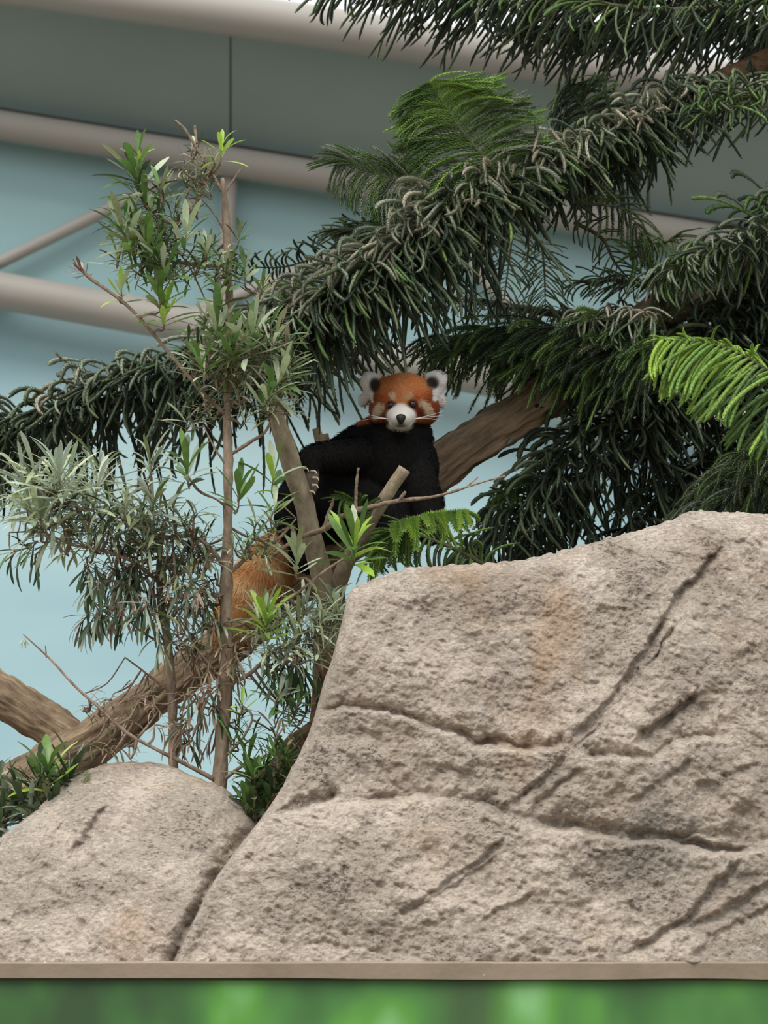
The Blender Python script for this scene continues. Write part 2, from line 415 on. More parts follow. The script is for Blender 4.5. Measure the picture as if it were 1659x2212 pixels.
def boulder(name, left, top, right, bottom, Yf, grooves, n_s, n_t, Rr, seed, label, group=None, edges=('left', 'top')):
    s = np.linspace(0, 1, n_s); t = np.linspace(0, 1, n_t)
    s = s + 0.0; t = 1 - (1 - t) ** 1.15
    Lc = smooth_path(left, n_t); Rc = smooth_path(right, n_t); Tc = smooth_path(top, n_s); Bc = smooth_path(bottom, n_s)
    def at(c, u):
        k = np.linspace(0, 1, len(c)); return np.stack([np.interp(u, k, c[:, 0]), np.interp(u, k, c[:, 1])], -1)
    Lt, Rt, Ts, Bs = at(Lc, t), at(Rc, t), at(Tc, s), at(Bc, s)
    Sg, Tg = np.meshgrid(s, t)
    G = (1 - Sg)[..., None] * Lt[:, None] + Sg[..., None] * Rt[:, None] + (1 - Tg)[..., None] * Bs[None] + Tg[..., None] * Ts[None] \
        - ((1 - Sg) * (1 - Tg))[..., None] * Bs[0] - (Sg * (1 - Tg))[..., None] * Bs[-1] - ((1 - Sg) * Tg)[..., None] * Ts[0] - (Sg * Tg)[..., None] * Ts[-1]
    px = G[..., 0].ravel(); py = G[..., 1].ravel()
    # small outline unevenness
    w_ = np.stack([px / 60, py / 60, np.zeros_like(px)], -1)
    ed = []
    if 'left' in edges: ed.append(Lc)
    if 'top' in edges: ed.append(Tc)
    if 'right' in edges: ed.append(Rc)
    d = np.full(px.shape, 1e9)
    for e in ed: d = np.minimum(d, seg_dist(px, py, e[::4])[0])
    Y = Yf(px, py)
    Rl = np.interp(py, [1720, 1830], [Rr, 20]) if 'left' in edges else np.full(px.shape, float(Rr))
    q = np.clip(1 - d / Rl, 0, 1); px_m = S(5.8)
    Y = Y + Rl * px_m * (1 - np.sqrt(np.maximum(0, 1 - q * q * 0.995))) + 0.07 * (Rl / Rr) * np.exp(-d / 170.0)
    py = py + 3.0 * np.exp(-d / 30.0) * fbm(np.stack([px / 16, py / 40, 0 * px], -1), 3, seed + 3) * (py < 1700 if 'left' in edges else 0.6)
    W = np.stack([px, py, 0 * px], -1)
    mask = np.clip(d / 30, 0.12, 1)
    Y = Y + 0.026 * fbm(W / 330, 2, seed) + mask * (0.011 * fbm(W / 85, 3, seed + 9) + 0.0038 * fbm(W / 20, 3, seed + 20, 0.65))
    # chipped roughness in slanting streaks
    ca, sa = math.cos(R(-28)), math.sin(R(-28))
    U = np.stack([(px * ca - py * sa) / 22, (px * sa + py * ca) / 9, 0 * px], -1)
    st = fbm(U, 3, seed + 31); Y = Y + mask * 0.0048 * np.maximum(0, st - 0.1)
    wob = 6 * fbm(W / 32, 3, seed + 44); wob2 = 6 * fbm(W / 32, 3, seed + 55)
    for (poly, wd, dep, step) in grooves:
        ds, sd, ar = seg_dist(px + wob, py + wob2, poly)
        fade = np.clip(np.minimum(ar, 1 - ar) * 7, 0, 1); fade = np.where((ds > 3 * wd), fade * 1, fade)
        amp = 0.8 + 0.4 * vnoise(W / 55, seed + 77)
        big = step >= 0.012
        dk, wk = (2.5, 0.85) if big else (1.3, 0.8)
        Y = Y + fade * dep * dk * amp * np.exp(-(ds / np.where(sd > 0, 1.5 * wd * wk, 0.6 * wd * wk)) ** 1.3)
        if step: Y = Y + fade * step * (1.9 if big else 1.2) * np.where(sd > 0, np.exp(-ds / 75.0), -0.35 * np.exp(-ds / 40.0)) * np.clip(ds / wd, 0, 1)
    Vg = Pn(px, py, Y)
    idx = np.arange(n_s * n_t).reshape(n_t, n_s)
    F = np.stack([idx[:-1, :-1], idx[:-1, 1:], idx[1:, 1:], idx[1:, :-1]], -1).reshape(-1, 4)
    # perimeter loop extruded back into a solid
    loop = np.r_[idx[:, 0], idx[-1, 1:], idx[::-1, -1][1:], idx[0, ::-1][1:-1]]
    base = Vg[loop]; cen = base.mean(0)
    V = [Vg]; prev = loop; off = len(Vg); Fs = [F]
    for (dy, sh) in ((0.03, 0.003), (0.10, 0.03), (0.24, 0.10), (0.42, 0.25)):
        ring = base + (cen - base) * sh; ring[:, 1] = base[:, 1] + dy
        ring[:, 2] = np.maximum(ring[:, 2], zl) if sh > 0 else ring[:, 2]
        V.append(ring); cur = np.arange(off, off + len(ring)); off += len(ring)
        nx = np.roll(np.arange(len(loop)), -1)
        Fs.append(np.stack([prev, prev[nx], cur[nx], cur], -1)[:, ::-1] * 1); prev = cur
    V.append(ring.mean(0)[None]); tri = np.stack([prev, np.roll(prev, -1), np.full(len(prev), off), np.full(len(prev), off)], -1)
    Vall = np.vstack(V); Fl = [tuple(f) for f in np.vstack(Fs).tolist()] + [(int(a), int(off), int(b)) for a, b in zip(prev, np.roll(prev, -1))]
    # consistent outward winding
    o = mkobj(name, Vall, Fl, M['rock'])
    bm = bmesh.new(); bm.from_mesh(o.data); bmesh.ops.recalc_face_normals(bm, faces=bm.faces); bm.to_mesh(o.data); bm.free()
    return tag(o, label, 'boulder', group)

big_left = [(372, 2079), (388, 2048), (420, 1985), (455, 1915), (500, 1850), (553, 1782), (600, 1715), (640, 1640), (668, 1580), (685, 1525), (702, 1465), (722, 1405), (737, 1350), (746, 1308), (758, 1278), (775, 1264)]
big_top = [(775, 1264), (800, 1254), (835, 1240), (880, 1228), (940, 1223), (1000, 1220), (1060, 1216), (1120, 1210), (1180, 1196), (1235, 1184), (1290, 1169), (1320, 1160), (1345, 1155), (1400, 1139), (1450, 1122), (1480, 1108), (1508, 1101), (1535, 1105), (1580, 1106), (1660, 1110), (1720, 1125), (1850, 1150)]
big_right = [(1850, 2079), (1850, 1600), (1850, 1150)]
big_bottom = [(372, 2079), (1100, 2081), (1850, 2083)]
gr = [
 ([(640, 1552), (690, 1540), (745, 1530), (800, 1535), (860, 1545), (905, 1560), (960, 1580), (1030, 1603), (1100, 1614), (1160, 1618), (1225, 1613)], 7, 0.018, 0.016),
 ([(1020, 1600), (1100, 1612), (1160, 1617), (1222, 1612)], 9, 0.02, 0.01),
 ([(1225, 1613), (1290, 1632), (1370, 1643), (1410, 1636), (1470, 1600), (1520, 1590), (1590, 1597)], 7, 0.014, 0.012),
 ([(1575, 1140), (1545, 1190), (1500, 1252), (1460, 1290), (1430, 1345), (1385, 1415), (1335, 1485), (1290, 1540), (1240, 1592), (1215, 1622)], 8, 0.024, 0.010),
 ([(1480, 1330), (1430, 1395), (1390, 1440), (1340, 1510), (1300, 1560), (1230, 1625)], 7, 0.012, -0.006),
 ([(1225, 1625), (1180, 1668), (1145, 1700), (1100, 1738), (1065, 1745)], 7, 0.016, 0.006),
 ([(1270, 1660), (1210, 1690), (1170, 1725), (1140, 1765)], 6, 0.011, 0.005),
 ([(1110, 1790), (1060, 1835), (1010, 1873), (960, 1912), (905, 1948), (850, 1980)], 7, 0.017, 0.006),
 ([(1085, 1835), (1030, 1880), (980, 1915), (930, 1945), (880, 1968)], 6, 0.011, 0.004),
 ([(590, 1765), (640, 1748), (700, 1732), (742, 1708)], 8, 0.017, 0.012),
 ([(725, 1742), (770, 1735), (820, 1728), (880, 1722), (905, 1716), (960, 1726), (1010, 1728), (1055, 1748), (1110, 1768), (1150, 1776)], 8, 0.018, 0.016),
 ([(1130, 1776), (1200, 1786), (1250, 1794), (1320, 1806), (1380, 1812), (1440, 1812), (1500, 1832), (1570, 1842), (1680, 1828)], 10, 0.026, 0.022),
 ([(1440, 1812), (1500, 1803), (1560, 1808), (1640, 1815), (1720, 1810)], 7, 0.012, 0.008),
 ([(1510, 1485), (1460, 1528), (1410, 1568), (1370, 1600)], 7, 0.016, 0.012),
 ([(1500, 1635), (1450, 1675), (1400, 1708), (1355, 1728)], 6, 0.014, 0.008),
 ([(1660, 1640), (1600, 1660), (1550, 1690), (1480, 1700)], 7, 0.009, 0.006),
 ([(1605, 1855), (1560, 1890), (1525, 1935), (1490, 1978), (1440, 2005), (1395, 2035), (1345, 2065)], 8, 0.020, 0.010),
 ([(1700, 1885), (1640, 1920), (1590, 1950), (1540, 1978), (1475, 2005)], 8, 0.018, 0.010),
 ([(1700, 1945), (1640, 1970), (1590, 1990), (1540, 2025), (1490, 2070)], 7, 0.011, 0.007),
 ([(1160, 1925), (1110, 1948), (1065, 1968), (1030, 1992)], 6, 0.010, 0.007),
 ([(1250, 1955), (1330, 1942), (1420, 1925), (1480, 1900)], 6, 0.006, 0.005),
 ([(640, 2055), (700, 2042), (760, 2052), (850, 2068), (940, 2062)], 6, 0.010, 0.006),
 ([(1090, 2068), (1130, 2045), (1160, 2062), (1220, 2068), (1300, 2060)], 6, 0.010, 0.006),
 ([(820, 1300), (900, 1330), (990, 1320), (1090, 1360)], 14, 0.006, 0.004),
 ([(1250, 1240), (1330, 1290), (1400, 1270)], 16, 0.008, 0.004),
 ([(760, 1590), (820, 1605), (870, 1640)], 12, 0.008, 0.005),
 ([(1040, 1690), (1000, 1660), (930, 1650)], 10, 0.006, 0.004),
 ([(760, 1900), (730, 1960), (700, 2010)], 10, 0.006, 0.003),
]
bb = boulder('boulder', big_left, big_top, big_right, big_bottom, lambda x, y: 5.72 + 0.20 * (2079 - y) / 950, gr, 470, 340, 48, 3,
             'large cracked beige boulder with a ledge-like top, on the right')
sm_left = [(-160, 2079), (-150, 2000), (-140, 1930)]
sm_top = [(-140, 1930), (-60, 1860), (0, 1811), (40, 1778), (90, 1738), (140, 1690), (180, 1668), (225, 1650), (270, 1646), (330, 1648), (365, 1652), (400, 1668), (440, 1684), (485, 1702), (515, 1730), (550, 1772), (600, 1830)]
sm_right = [(450, 2079), (520, 1940), (600, 1830)]
sm_bottom = [(-160, 2079), (150, 2079), (450, 2079)]
gs = [([(235, 1735), (205, 1775), (178, 1815), (148, 1862)], 9, 0.012, 0.008),
      ([(160, 1750), (130, 1790), (95, 1840)], 9, 0.005, 0.003),
      ([(40, 1990), (120, 1975), (200, 1950), (240, 1975), (320, 2005)], 12, 0.006, 0.006),
      ([(570, 1755), (548, 1785), (495, 1852), (450, 1917), (414, 1987), (380, 2050), (350, 2120)], 34, 0.055, 0.0)]
sb = boulder('boulder', sm_left, sm_top, sm_right, sm_bottom, lambda x, y: 5.735 + 0.24 * (2079 - y) / 430 + 0.06 * np.clip((x - 430) / 130, 0, 1.2), gs, 230, 150, 90, 23,
             'smaller rounded beige boulder with a domed top, on the left', edges=('top',))

# ------------------------------------------------------------------ logs and bare tree
def bark_log(name, pts, n, seg, mat, parent=None, rough=0.10, rs=9, seed=0):
    p, r = pxpath(pts, n); V, F = tube(p, r, seg, rough, rs, seed, ridge=0.26)
    return mkobj(name, V, F, mat, parent)
YL = 6.80
log = bark_log('log', [(1800, 470, 7.0, 40), (1560, 605, 6.9, 40), (1440, 665, 6.86, 42), (1330, 745, 6.84, 44), (1190, 850, YL, 47), (1060, 932, YL, 48), (960, 1003, YL, 50), (830, 1110, YL, 52), (700, 1205, YL, 55), (590, 1300, YL, 53), (480, 1395, YL, 52), (400, 1452, YL, 46), (300, 1530, YL, 50), (220, 1590, YL, 54), (130, 1645, YL, 58), (30, 1705, YL, 56), (-120, 1800, YL, 55)], 340, 56, M['log'], rough=0.13, rs=13, seed=2)
tag(log, 'long slanting brown log that the red panda sits on', 'log')
V, F = tube(*pxpath([(640, 1135, YL - .02, 15), (690, 985, YL + .1, 12), (683, 925, YL + .1, 9)], 14), 10, 0.08, 30); mkobj('stub', V, F, M['pole'], log)
V, F = tube(*pxpath([(690, 1135, YL - .02, 15), (702, 985, YL + .06, 13), (697, 938, YL + .06, 12)], 14), 10, 0.08, 30); mkobj('stub', V, F, M['pole'], log)
log2 = bark_log('log', [(-260, 1330, 6.85, 56), (-80, 1440, 6.85, 50), (0, 1500, 6.84, 48), (80, 1548, 6.83, 46), (140, 1590, 6.82, 44), (190, 1650, 6.82, 42), (200, 1700, 6.82, 42)], 120, 56, M['log_down'], rough=0.13, rs=13, seed=8)
tag(log2, 'short thick log entering at the left edge and meeting the long log', 'log')

bare = empty('bare_tree', P(700, 1800, 6.5)); tag(bare, 'bare grey forked trunk that the red panda grips with its paw', 'tree')
V, F = tube(*pxpath([(690, 1850, 6.52, 36), (700, 1600, 6.52, 33), (708, 1450, 6.52, 30), (716, 1330, 6.5, 31), (712, 1270, 6.5, 32)], 34), 16, 0.08, 16, 4); mkobj('trunk', V, F, M['log_brown'], bare)
V, F = tube(*pxpath([(716, 1310, 6.5, 26), (694, 1235, 6.47, 24), (672, 1160, 6.44, 23), (656, 1085, 6.42, 22), (638, 1030, 6.4, 22), (618, 965, 6.39, 21), (602, 915, 6.39, 18), (594, 890, 6.39, 15), (570, 830, 6.39, 12)], 50), 16, 0.07, 24, 5); mkobj('limb', V, F, M['pole'], bare)
V, F = tube(*pxpath([(722, 1290, 6.5, 20), (745, 1225, 6.44, 17), (775, 1170, 6.4, 15), (820, 1095, 6.36, 14), (850, 1048, 6.34, 14), (874, 1012, 6.33, 13.5)], 40), 14, 0.06, 30, 6); mkobj('limb', V, F, M['pole'], bare)
tw = bare
for pts in ([(585, 1205, 6.37, 6), (640, 1165, 6.36, 7), (700, 1142, 6.33, 9), (745, 1112, 6.31, 8), (800, 1095, 6.3, 8), (860, 1082, 6.29, 6), (930, 1074, 6.28, 5), (985, 1060, 6.27, 4), (1030, 1045, 6.27, 3), (1092, 1028, 6.27, 2)],
            [(700, 1140, 6.33, 7), (712, 1105, 6.32, 6), (722, 1074, 6.31, 4)],
            [(768, 1100, 6.3, 5), (770, 1050, 6.29, 5), (774, 1010, 6.28, 3)],
            [(860, 1083, 6.29, 5), (872, 1068, 6.28, 5), (876, 1062, 6.28, 4)],
            [(1000, 1056, 6.27, 2.5), (1020, 1042, 6.27, 2), (1033, 1030, 6.27, 1.5)],
            [(640, 1165, 6.36, 5), (628, 1140, 6.35, 5), (600, 1150, 6.35, 3)]):
    p_, r_ = pxpath(pts, 40); V, F = tube(p_, r_ * 0.72, 8, 0.32, 90, 3); mkobj('twig', V, F, M['twig'], tw)

# ------------------------------------------------------------------ red panda
YP = 6.60
panda = empty('red_panda', P(800, 1200, YP))
tag(panda, 'red panda with black chest and white ears sitting on the slanting log', 'red panda')
bm = bmesh.new()
pxm = S(YP)
def ell(px, py, dy, rx, ry, rz, rot=0.0, sub=3, yaw=0.0):
    """ellipsoid at photo point, radii in photo pixels; rot = roll in the picture plane (deg, clockwise), yaw about z"""
    c = P(px, py, YP + dy)
    Mx = Matrix.Translation(c) @ Matrix.Rotation(R(rot), 4, 'Y') @ Matrix.Rotation(R(yaw), 4, 'Z') @ Matrix.Diagonal((rx * pxm, ry * pxm, rz * pxm, 1))
    bmesh.ops.create_icosphere(bm, subdivisions=sub, radius=1.0, matrix=Mx)
def limb(pts, n=10):
    sp = smooth_path(pts, n)
    for x, y, dy, r in sp: ell(x, y, dy, r, r, r)
# torso
ell(852, 1010, 0.00, 92, 92, 100)
ell(872, 945, -0.005, 62, 66, 58)
ell(800, 1010, 0.015, 100, 95, 82, 25)
ell(735, 1045, 0.03, 90, 95, 82, 15)
ell(800, 1085, 0.02, 140, 95, 72, 4)
ell(700, 1095, 0.02, 88, 90, 78, -10)
ell(885, 1090, 0.0, 72, 80, 66)
limb([(835, 940, 0.01, 52), (790, 955, 0.0, 45), (745, 980, -0.01, 40)], 6)
# arm reaching to the bare limb (picture left)
limb([(775, 985, -0.06, 42), (725, 985, -0.11, 34), (680, 990, -0.15, 29), (664, 1005, -0.17, 24)], 12)
limb([(664, 1005, -0.17, 24), (668, 1030, -0.175, 21), (668, 1052, -0.17, 18)], 6)
# other arm, straight down (picture right)
limb([(890, 990, -0.03, 44), (905, 1045, -0.06, 39), (920, 1100, -0.07, 35), (930, 1140, -0.075, 32)], 12)
ell(932, 1150, -0.09, 32, 38, 22)
# hind legs
limb([(650, 1070, -0.01, 46), (640, 1115, -0.04, 44), (655, 1165, -0.05, 38), (668, 1205, -0.05, 30)], 10)
ell(672, 1215, -0.07, 30, 40, 20)
limb([(840, 1120, -0.04, 60), (860, 1150, -0.06, 42)], 5)
# tail
tail_pts = [(655, 1140, 0.06, 42), (610, 1195, 0.02, 50), (570, 1240, -0.02, 55), (540, 1285, -0.05, 54), (518, 1325, -0.06, 50), (500, 1365, -0.06, 40), (490, 1392, -0.06, 22)]
limb(tail_pts, 22)
# head
ell(872, 868, -0.065, 68, 72, 60)
ell(870, 848, -0.06, 64, 60, 37)
ell(829, 884, -0.065, 30, 46, 30, 10)
ell(917, 884, -0.065, 30, 46, 32, -10)
ell(868, 899, -0.125, 33, 32, 24)
ell(866, 905, -0.145, 24, 26, 18)
ell(865, 915, -0.128, 25, 26, 14)
# ears
ell(809, 838, -0.06, 24, 13, 36, -28)
ell(799, 824, -0.068, 21, 12, 21, -30)
ell(793, 816, -0.07, 14, 10, 12, -30)
ell(815, 822, -0.065, 17, 11, 14, 20)
ell(936, 834, -0.06, 24, 13, 38, 28)
ell(946, 819, -0.068, 20, 12, 20, 30)
ell(954, 811, -0.07, 13, 10, 12, 30)
ell(930, 817, -0.065, 17, 11, 13, -20)
# side tufts
ell(788, 862, -0.05, 11, 12, 17, 24)
ell(951, 862, -0.05, 10, 12, 20, -10)
me0 = bpy.data.meshes.new('tmp'); bm.to_mesh(me0); bm.free()
tmp = bpy.data.objects.new('tmp', me0); col.objects.link(tmp)
md = tmp.modifiers.new('r', 'REMESH'); md.mode = 'VOXEL'; md.voxel_size = 0.0036
ms = tmp.modifiers.new('s', 'SMOOTH'); ms.factor = 0.5; ms.iterations = 5
dg = bpy.context.evaluated_depsgraph_get()
bme = bpy.data.meshes.new_from_object(tmp.evaluated_get(dg)); bme.name = 'body'
bpy.data.objects.remove(tmp)
nv = len(bme.vertices)
co = np.zeros(nv * 3, np.float32); bme.vertices.foreach_get('co', co); co = co.reshape(-1, 3).astype(float)
no = np.zeros(nv * 3, np.float32); bme.vertices.foreach_get('normal', no); no = no.reshape(-1, 3).astype(float)
px, py = topx(co); dy = co[:, 1] - YP

def c3(c): return np.array(lin(c))
def sm(x, a, b):
    t = np.clip((x - a) / (b - a), 0, 1); return t * t * (3 - 2 * t)
def el(cx, cy, rx, ry, rot=0.0, soft=0.25):
    c, s_ = math.cos(R(rot)), math.sin(R(rot)); u = (px - cx) * c + (py - cy) * s_; v = -(px - cx) * s_ + (py - cy) * c
    return 1 - sm(np.sqrt((u / rx) ** 2 + (v / ry) ** 2), 1 - soft, 1 + soft)
Cc = np.zeros((nv, 3))
def put(mask, c): 
    global Cc
    Cc = Cc * (1 - mask[:, None]) + mask[:, None] * np.asarray(c)
nz = fbm(co * 60, 3, 5)
black = c3((26, 24, 24))
put(np.ones(nv), black)
# russet back
back = sm(no[:, 1] + 0.15 * nz, 0.25, 0.6) * (dy > -0.02)
put(back, c3((140, 62, 30)))
# tail: rings
tp = smooth_path([(*P(a, b, YP + c),) for a, b, c, r in tail_pts], 80)
dt = np.sqrt(((co[:, None, :] - tp[None, 6:, :]) ** 2).sum(-1)); ti = dt.argmin(1); td = dt.min(1) / pxm
tm = (td < 66) & (ti > 3) & ~((px > 622) & (py < 1225))
ring = 0.5 + 0.5 * np.sin(ti / 74 * 2 * np.pi * 5.0)
tc_ = c3((200, 140, 88))[None] * (1 - ring[:, None]) + c3((222, 180, 130))[None] * ring[:, None]
tc_ = tc_ * (1 - 0.25 * sm(ti / 74.0, 0.9, 1.0))[:, None]
tmk = tm.astype(float) * sm(ti / 74.0 + 0.04 * nz, 0.02, 0.10)
Cc = Cc * (1 - tmk[:, None]) + tmk[:, None] * tc_
# head
hc = np.array(P(872, 866, YP - 0.06)); 
inhead = (np.linalg.norm((co - hc) / np.array([1.45, 2.4, 0.95]), axis=1) < 84 * pxm) & (py < 936)
ih = inhead.astype(float)
front = (no[:, 1] < 0.35).astype(float) * ih * (dy < -0.03)
red = c3((180, 98, 54)); 
muzz_in = (dy < -0.09) & (np.abs(px - 866) < 36) & (py > 870) & (py < 932)
ih = np.maximum(ih, muzz_in)
hm = ih * (1 - sm(py + 0.10 * np.abs(px - 868) * 0 + 6 * nz, 908, 922))
put(hm, red)
put(hm * sm(-py, -862, -835) * 0.8, c3((200, 128, 78)))
put(hm * el(868, 862, 20, 40, 0, 0.5) * 0.6, c3((210, 144, 94)))
put(hm * np.maximum(el(806, 880, 20, 34, 8, 0.5), el(938, 884, 22, 38, -8, 0.5)) * 0.85, c3((130, 60, 34)))
put(hm * (no[:, 1] > 0.35) * 0.8, c3((140, 64, 30)))
# dark throat
thr = ih * sm(py - 0.18 * np.abs(px - 868) * 0, 904, 918) * (1 - el(866, 905, 36, 28, 0, 0.1))
put(thr * ((px > 800) & (px < 945)), black)
# cheek patches, brows, muzzle
white = c3((236, 231, 223)); cream = c3((222, 202, 174))
put(front * el(819, 889, 9, 18, 24, 0.3), cream)
put(front * el(919, 884, 9, 21, -36, 0.3), cream)
put(front * el(850, 859, 6, 9, -20, 0.4) * 0.9, cream)
put(front * el(881, 858, 10, 6, -15, 0.4) * 0.85, c3((196, 168, 130)))
put(front * el(834, 893, 6, 14, 12, 0.4) * 0.9, c3((122, 58, 34)))
put(front * el(904, 889, 9, 15, -35, 0.4) * 0.9, c3((112, 50, 32)))
put(front * el(845, 876, 13, 12, 0, 0.25), c3((120, 62, 36)))
put(front * el(891, 874, 13, 12, 0, 0.25), c3((104, 52, 32)))
put(front * el(866, 898, 32, 21, 0, 0.16), white)
put(front * el(866, 886, 17, 14, 0, 0.3), white)
put(front * el(864, 919, 27, 13, 0, 0.2), c3((205, 196, 176)))
muzzle = (dy < -0.09) * el(866, 906, 31, 24, 0, 0.15)
put(muzzle, white)
put((dy < -0.09) * el(866, 917, 9, 5, 0, 0.6) * 0.75, c3((60, 52, 47)))
put((dy < -0.09) * el(866, 921, 15, 2.0, 0, 0.6) * 0.7, c3((76, 66, 58)))

# ears
ear = ih * np.maximum(el(802, 832, 30, 40, -28, 0.05) * (px < 833), el(942, 828, 30, 42, 28, 0.05) * (px > 904)) * ((np.abs(px - 871) > 62 - 0.5 * np.clip(845 - py, 0, 40)))
put(ear, c3((240, 237, 233)))
put(front * el(811, 832, 13, 17, -14, 0.3), c3((72, 58, 48)))
put(front * el(933, 827, 15, 14, 25, 0.3), c3((66, 60, 56)))
put(ih * el(786, 866, 14, 20, 20, 0.2), c3((226, 220, 214)))
put(ih * el(957, 866, 11, 24, -10, 0.2), c3((226, 220, 214)))
# bare grey paw sole
put(((np.abs(px - 668) < 24) & (py > 1012) & (py < 1075) & (dy < -0.15)).astype(float) * sm(py + 5 * nz, 1014, 1026), c3((126, 112, 104)))
# shallow hollow of the ears and eye sockets
hol = front * np.maximum(el(811, 832, 10, 16, -14, 0.5), el(932, 825, 13, 12, 25, 0.5)); co2 = co + np.array([0, 1, 0]) * (0.006 * hol)[:, None]
bme.vertices.foreach_set('co', co2.astype(np.float32).ravel())
at = bme.color_attributes.new('Col', 'FLOAT_COLOR', 'POINT'); c4 = np.ones((nv, 4), np.float32); c4[:, :3] = Cc * 0.8; at.data.foreach_set('color', c4.ravel())
bme.polygons.foreach_set('use_smooth', np.ones(len(bme.polygons), bool)); bme.materials.clear(); bme.materials.append(M['fur'])
bme.update()
body = bpy.data.objects.new('body', bme); col.objects.link(body); setpar(body, panda)
# fur: short tapered hairs combed over the body
bme.calc_loop_triangles()
tri = np.zeros(len(bme.loop_triangles) * 3, np.int32); bme.loop_triangles.foreach_get('vertices', tri); tri = tri.reshape(-1, 3)
A, B_, C_ = co2[tri[:, 0]], co2[tri[:, 1]], co2[tri[:, 2]]
ar = np.linalg.norm(np.cross(B_ - A, C_ - A), axis=1) / 2
hp = ih[tri].mean(1); wgt = ar * (1 + 1.8 * hp); wgt /= wgt.sum()
NH = 110000
ti_ = rng.choice(len(tri), NH, p=wgt); u = rng.random((NH, 2)); fl = u.sum(1) > 1; u[fl] = 1 - u[fl]
bary = np.stack([1 - u.sum(1), u[:, 0], u[:, 1]], -1)
def interp(a): return (a[tri[ti_]] * bary[..., None]).sum(1)
root = interp(co2); nn = interp(no); nn /= np.linalg.norm(nn, axis=1)[:, None]; hc_ = interp(Cc)
hh = interp(ih[:, None])[:, 0]; tl = interp(tmk[:, None])[:, 0]; er = interp(ear[:, None])[:, 0]
hx, hy = topx(root)
comb = np.tile(np.array([0.0, 0.1, -1.0]), (NH, 1))
outw = root - np.array(P(867, 896, YP - 0.17)); outw /= np.linalg.norm(outw, axis=1)[:, None]
comb = comb * (1 - hh)[:, None] + outw * hh[:, None] + np.array([-0.4, 0, -0.3]) * tl[:, None]
comb = comb - nn * (comb * nn).sum(1)[:, None]; comb /= np.linalg.norm(comb, axis=1)[:, None] + 1e-6
muz = hh * ((np.abs(hx - 866) < 36) & (np.abs(hy - 902) < 30))
nose_d = np.hypot(hx - 866, hy - 905)
Ln = (13 * (1 - hh) + 8.5 * hh + 6 * tl) * pxm * (0.6 + 0.7 * rng.random(NH)) * (1 - 0.72 * muz) * (1 - 0.35 * er)
eye_d = np.minimum(np.hypot(hx - 845, hy - 876), np.hypot(hx - 890, hy - 874))
Ln = np.where((eye_d < 14) & (hh > 0.5), Ln * 0.35, Ln)
paw = (np.abs(hx - 668) < 26) & (hy > 1010) & (hy < 1078); Ln = np.where(paw, Ln * 0.35, Ln)
lift = 0.42 + 0.18 * rng.random(NH)
jit = rng.normal(0, 0.22, (NH, 3))
d1 = nn * lift[:, None] + comb + jit; d1 /= np.linalg.norm(d1, axis=1)[:, None]
d2 = d1 * 0.7 + comb * 0.4 - np.array([0, 0, 0.12]); d2 /= np.linalg.norm(d2, axis=1)[:, None]
side = np.cross(d1, np.array([0, 1, 0]) + rng.normal(0, 0.3, (NH, 3))); side /= np.linalg.norm(side, axis=1)[:, None] + 1e-6
hn = nn * 0.9 + d1 * 0.15; hn /= np.linalg.norm(hn, axis=1)[:, None]
flip = (np.cross(side, d1) * hn).sum(1) < 0; side[flip] *= -1
wd = (0.00062 * (0.7 + 0.6 * rng.random(NH)))[:, None]
r0 = root - nn * 0.0015
v0 = r0 - side * wd; v1 = r0 + side * wd; mid = r0 + d1 * (Ln * 0.55)[:, None]; v2 = mid - side * wd * 0.75; v3 = mid + side * wd * 0.75; v4 = mid + d2 * (Ln * 0.5)[:, None]
HV = np.stack([v0, v1, v2, v3, v4], 1).reshape(-1, 3)
b0 = np.arange(NH)[:, None] * 5
HF = np.concatenate([b0 + np.array([[0, 1, 3]]), b0 + np.array([[0, 3, 2]]), b0 + np.array([[2, 3, 4]])], 0)
shade = (0.85 + 0.4 * rng.random(NH))[:, None]
HC = np.repeat(hc_ * shade, 5, 0)
fur = mkobj('fur', HV, HF, M['fur'], panda, smooth=True, colors=HC); tag(fur, kind='stuff')
fur.data.normals_split_custom_set_from_vertices(np.repeat(hn, 5, 0).astype(np.float32).tolist())
# eyes, nose, whiskers, claws
def gloss(name, c, r): 
    m, nt, b, _ = newmat(name); v = objco(nt); f = noise(nt, v, 30)
    nt.links.new(ramp(nt, f, [(0.3, L4(c)), (0.7, L4(tuple(min(255, x * 1.3) for x in c)))]), b.inputs['Base Color']); b.inputs['Roughness'].default_value = r; return m
meye = gloss('eye_gloss', (30, 18, 14), 0.2); mnose = gloss('nose_leather', (10, 9, 9), 0.55); mclaw = gloss('claw_horn', (196, 184, 160), 0.4); mwh = gloss('whisker_white', (220, 215, 205), 0.5)
from mathutils.bvhtree import BVHTree
bv = BVHTree.FromPolygons([Vector(c) for c in co2], [tuple(t) for t in tri.tolist()])
def onsurf(px_, py_):
    q = P(px_, py_, 6.0); d = (q - CAM).normalized(); h = bv.ray_cast(CAM, d); return h[0], h[1]
def ball(name, c, rx, ry, rz, mat, par, sub=3, f=None):
    b = bmesh.new(); bmesh.ops.create_icosphere(b, subdivisions=sub, radius=1.0)
    V = np.array([v.co[:] for v in b.verts]); F = [tuple(v.index for v in fc.verts) for fc in b.faces]; b.free()
    if f is not None: V = f(V)
    V = V * np.array([rx, ry, rz]) + np.array(c); o = mkobj(name, V, F, mat, par); return o
for ex, ey in ((844, 875.5), (891, 873.5)):
    h, hn_ = onsurf(ex, ey); tag(ball('eye', h + Vector((0, 0.0025, 0)), 8.4 * pxm, 8.4 * pxm, 8.4 * pxm, meye, panda), 'dark glossy eye')
h, _ = onsurf(866, 904)
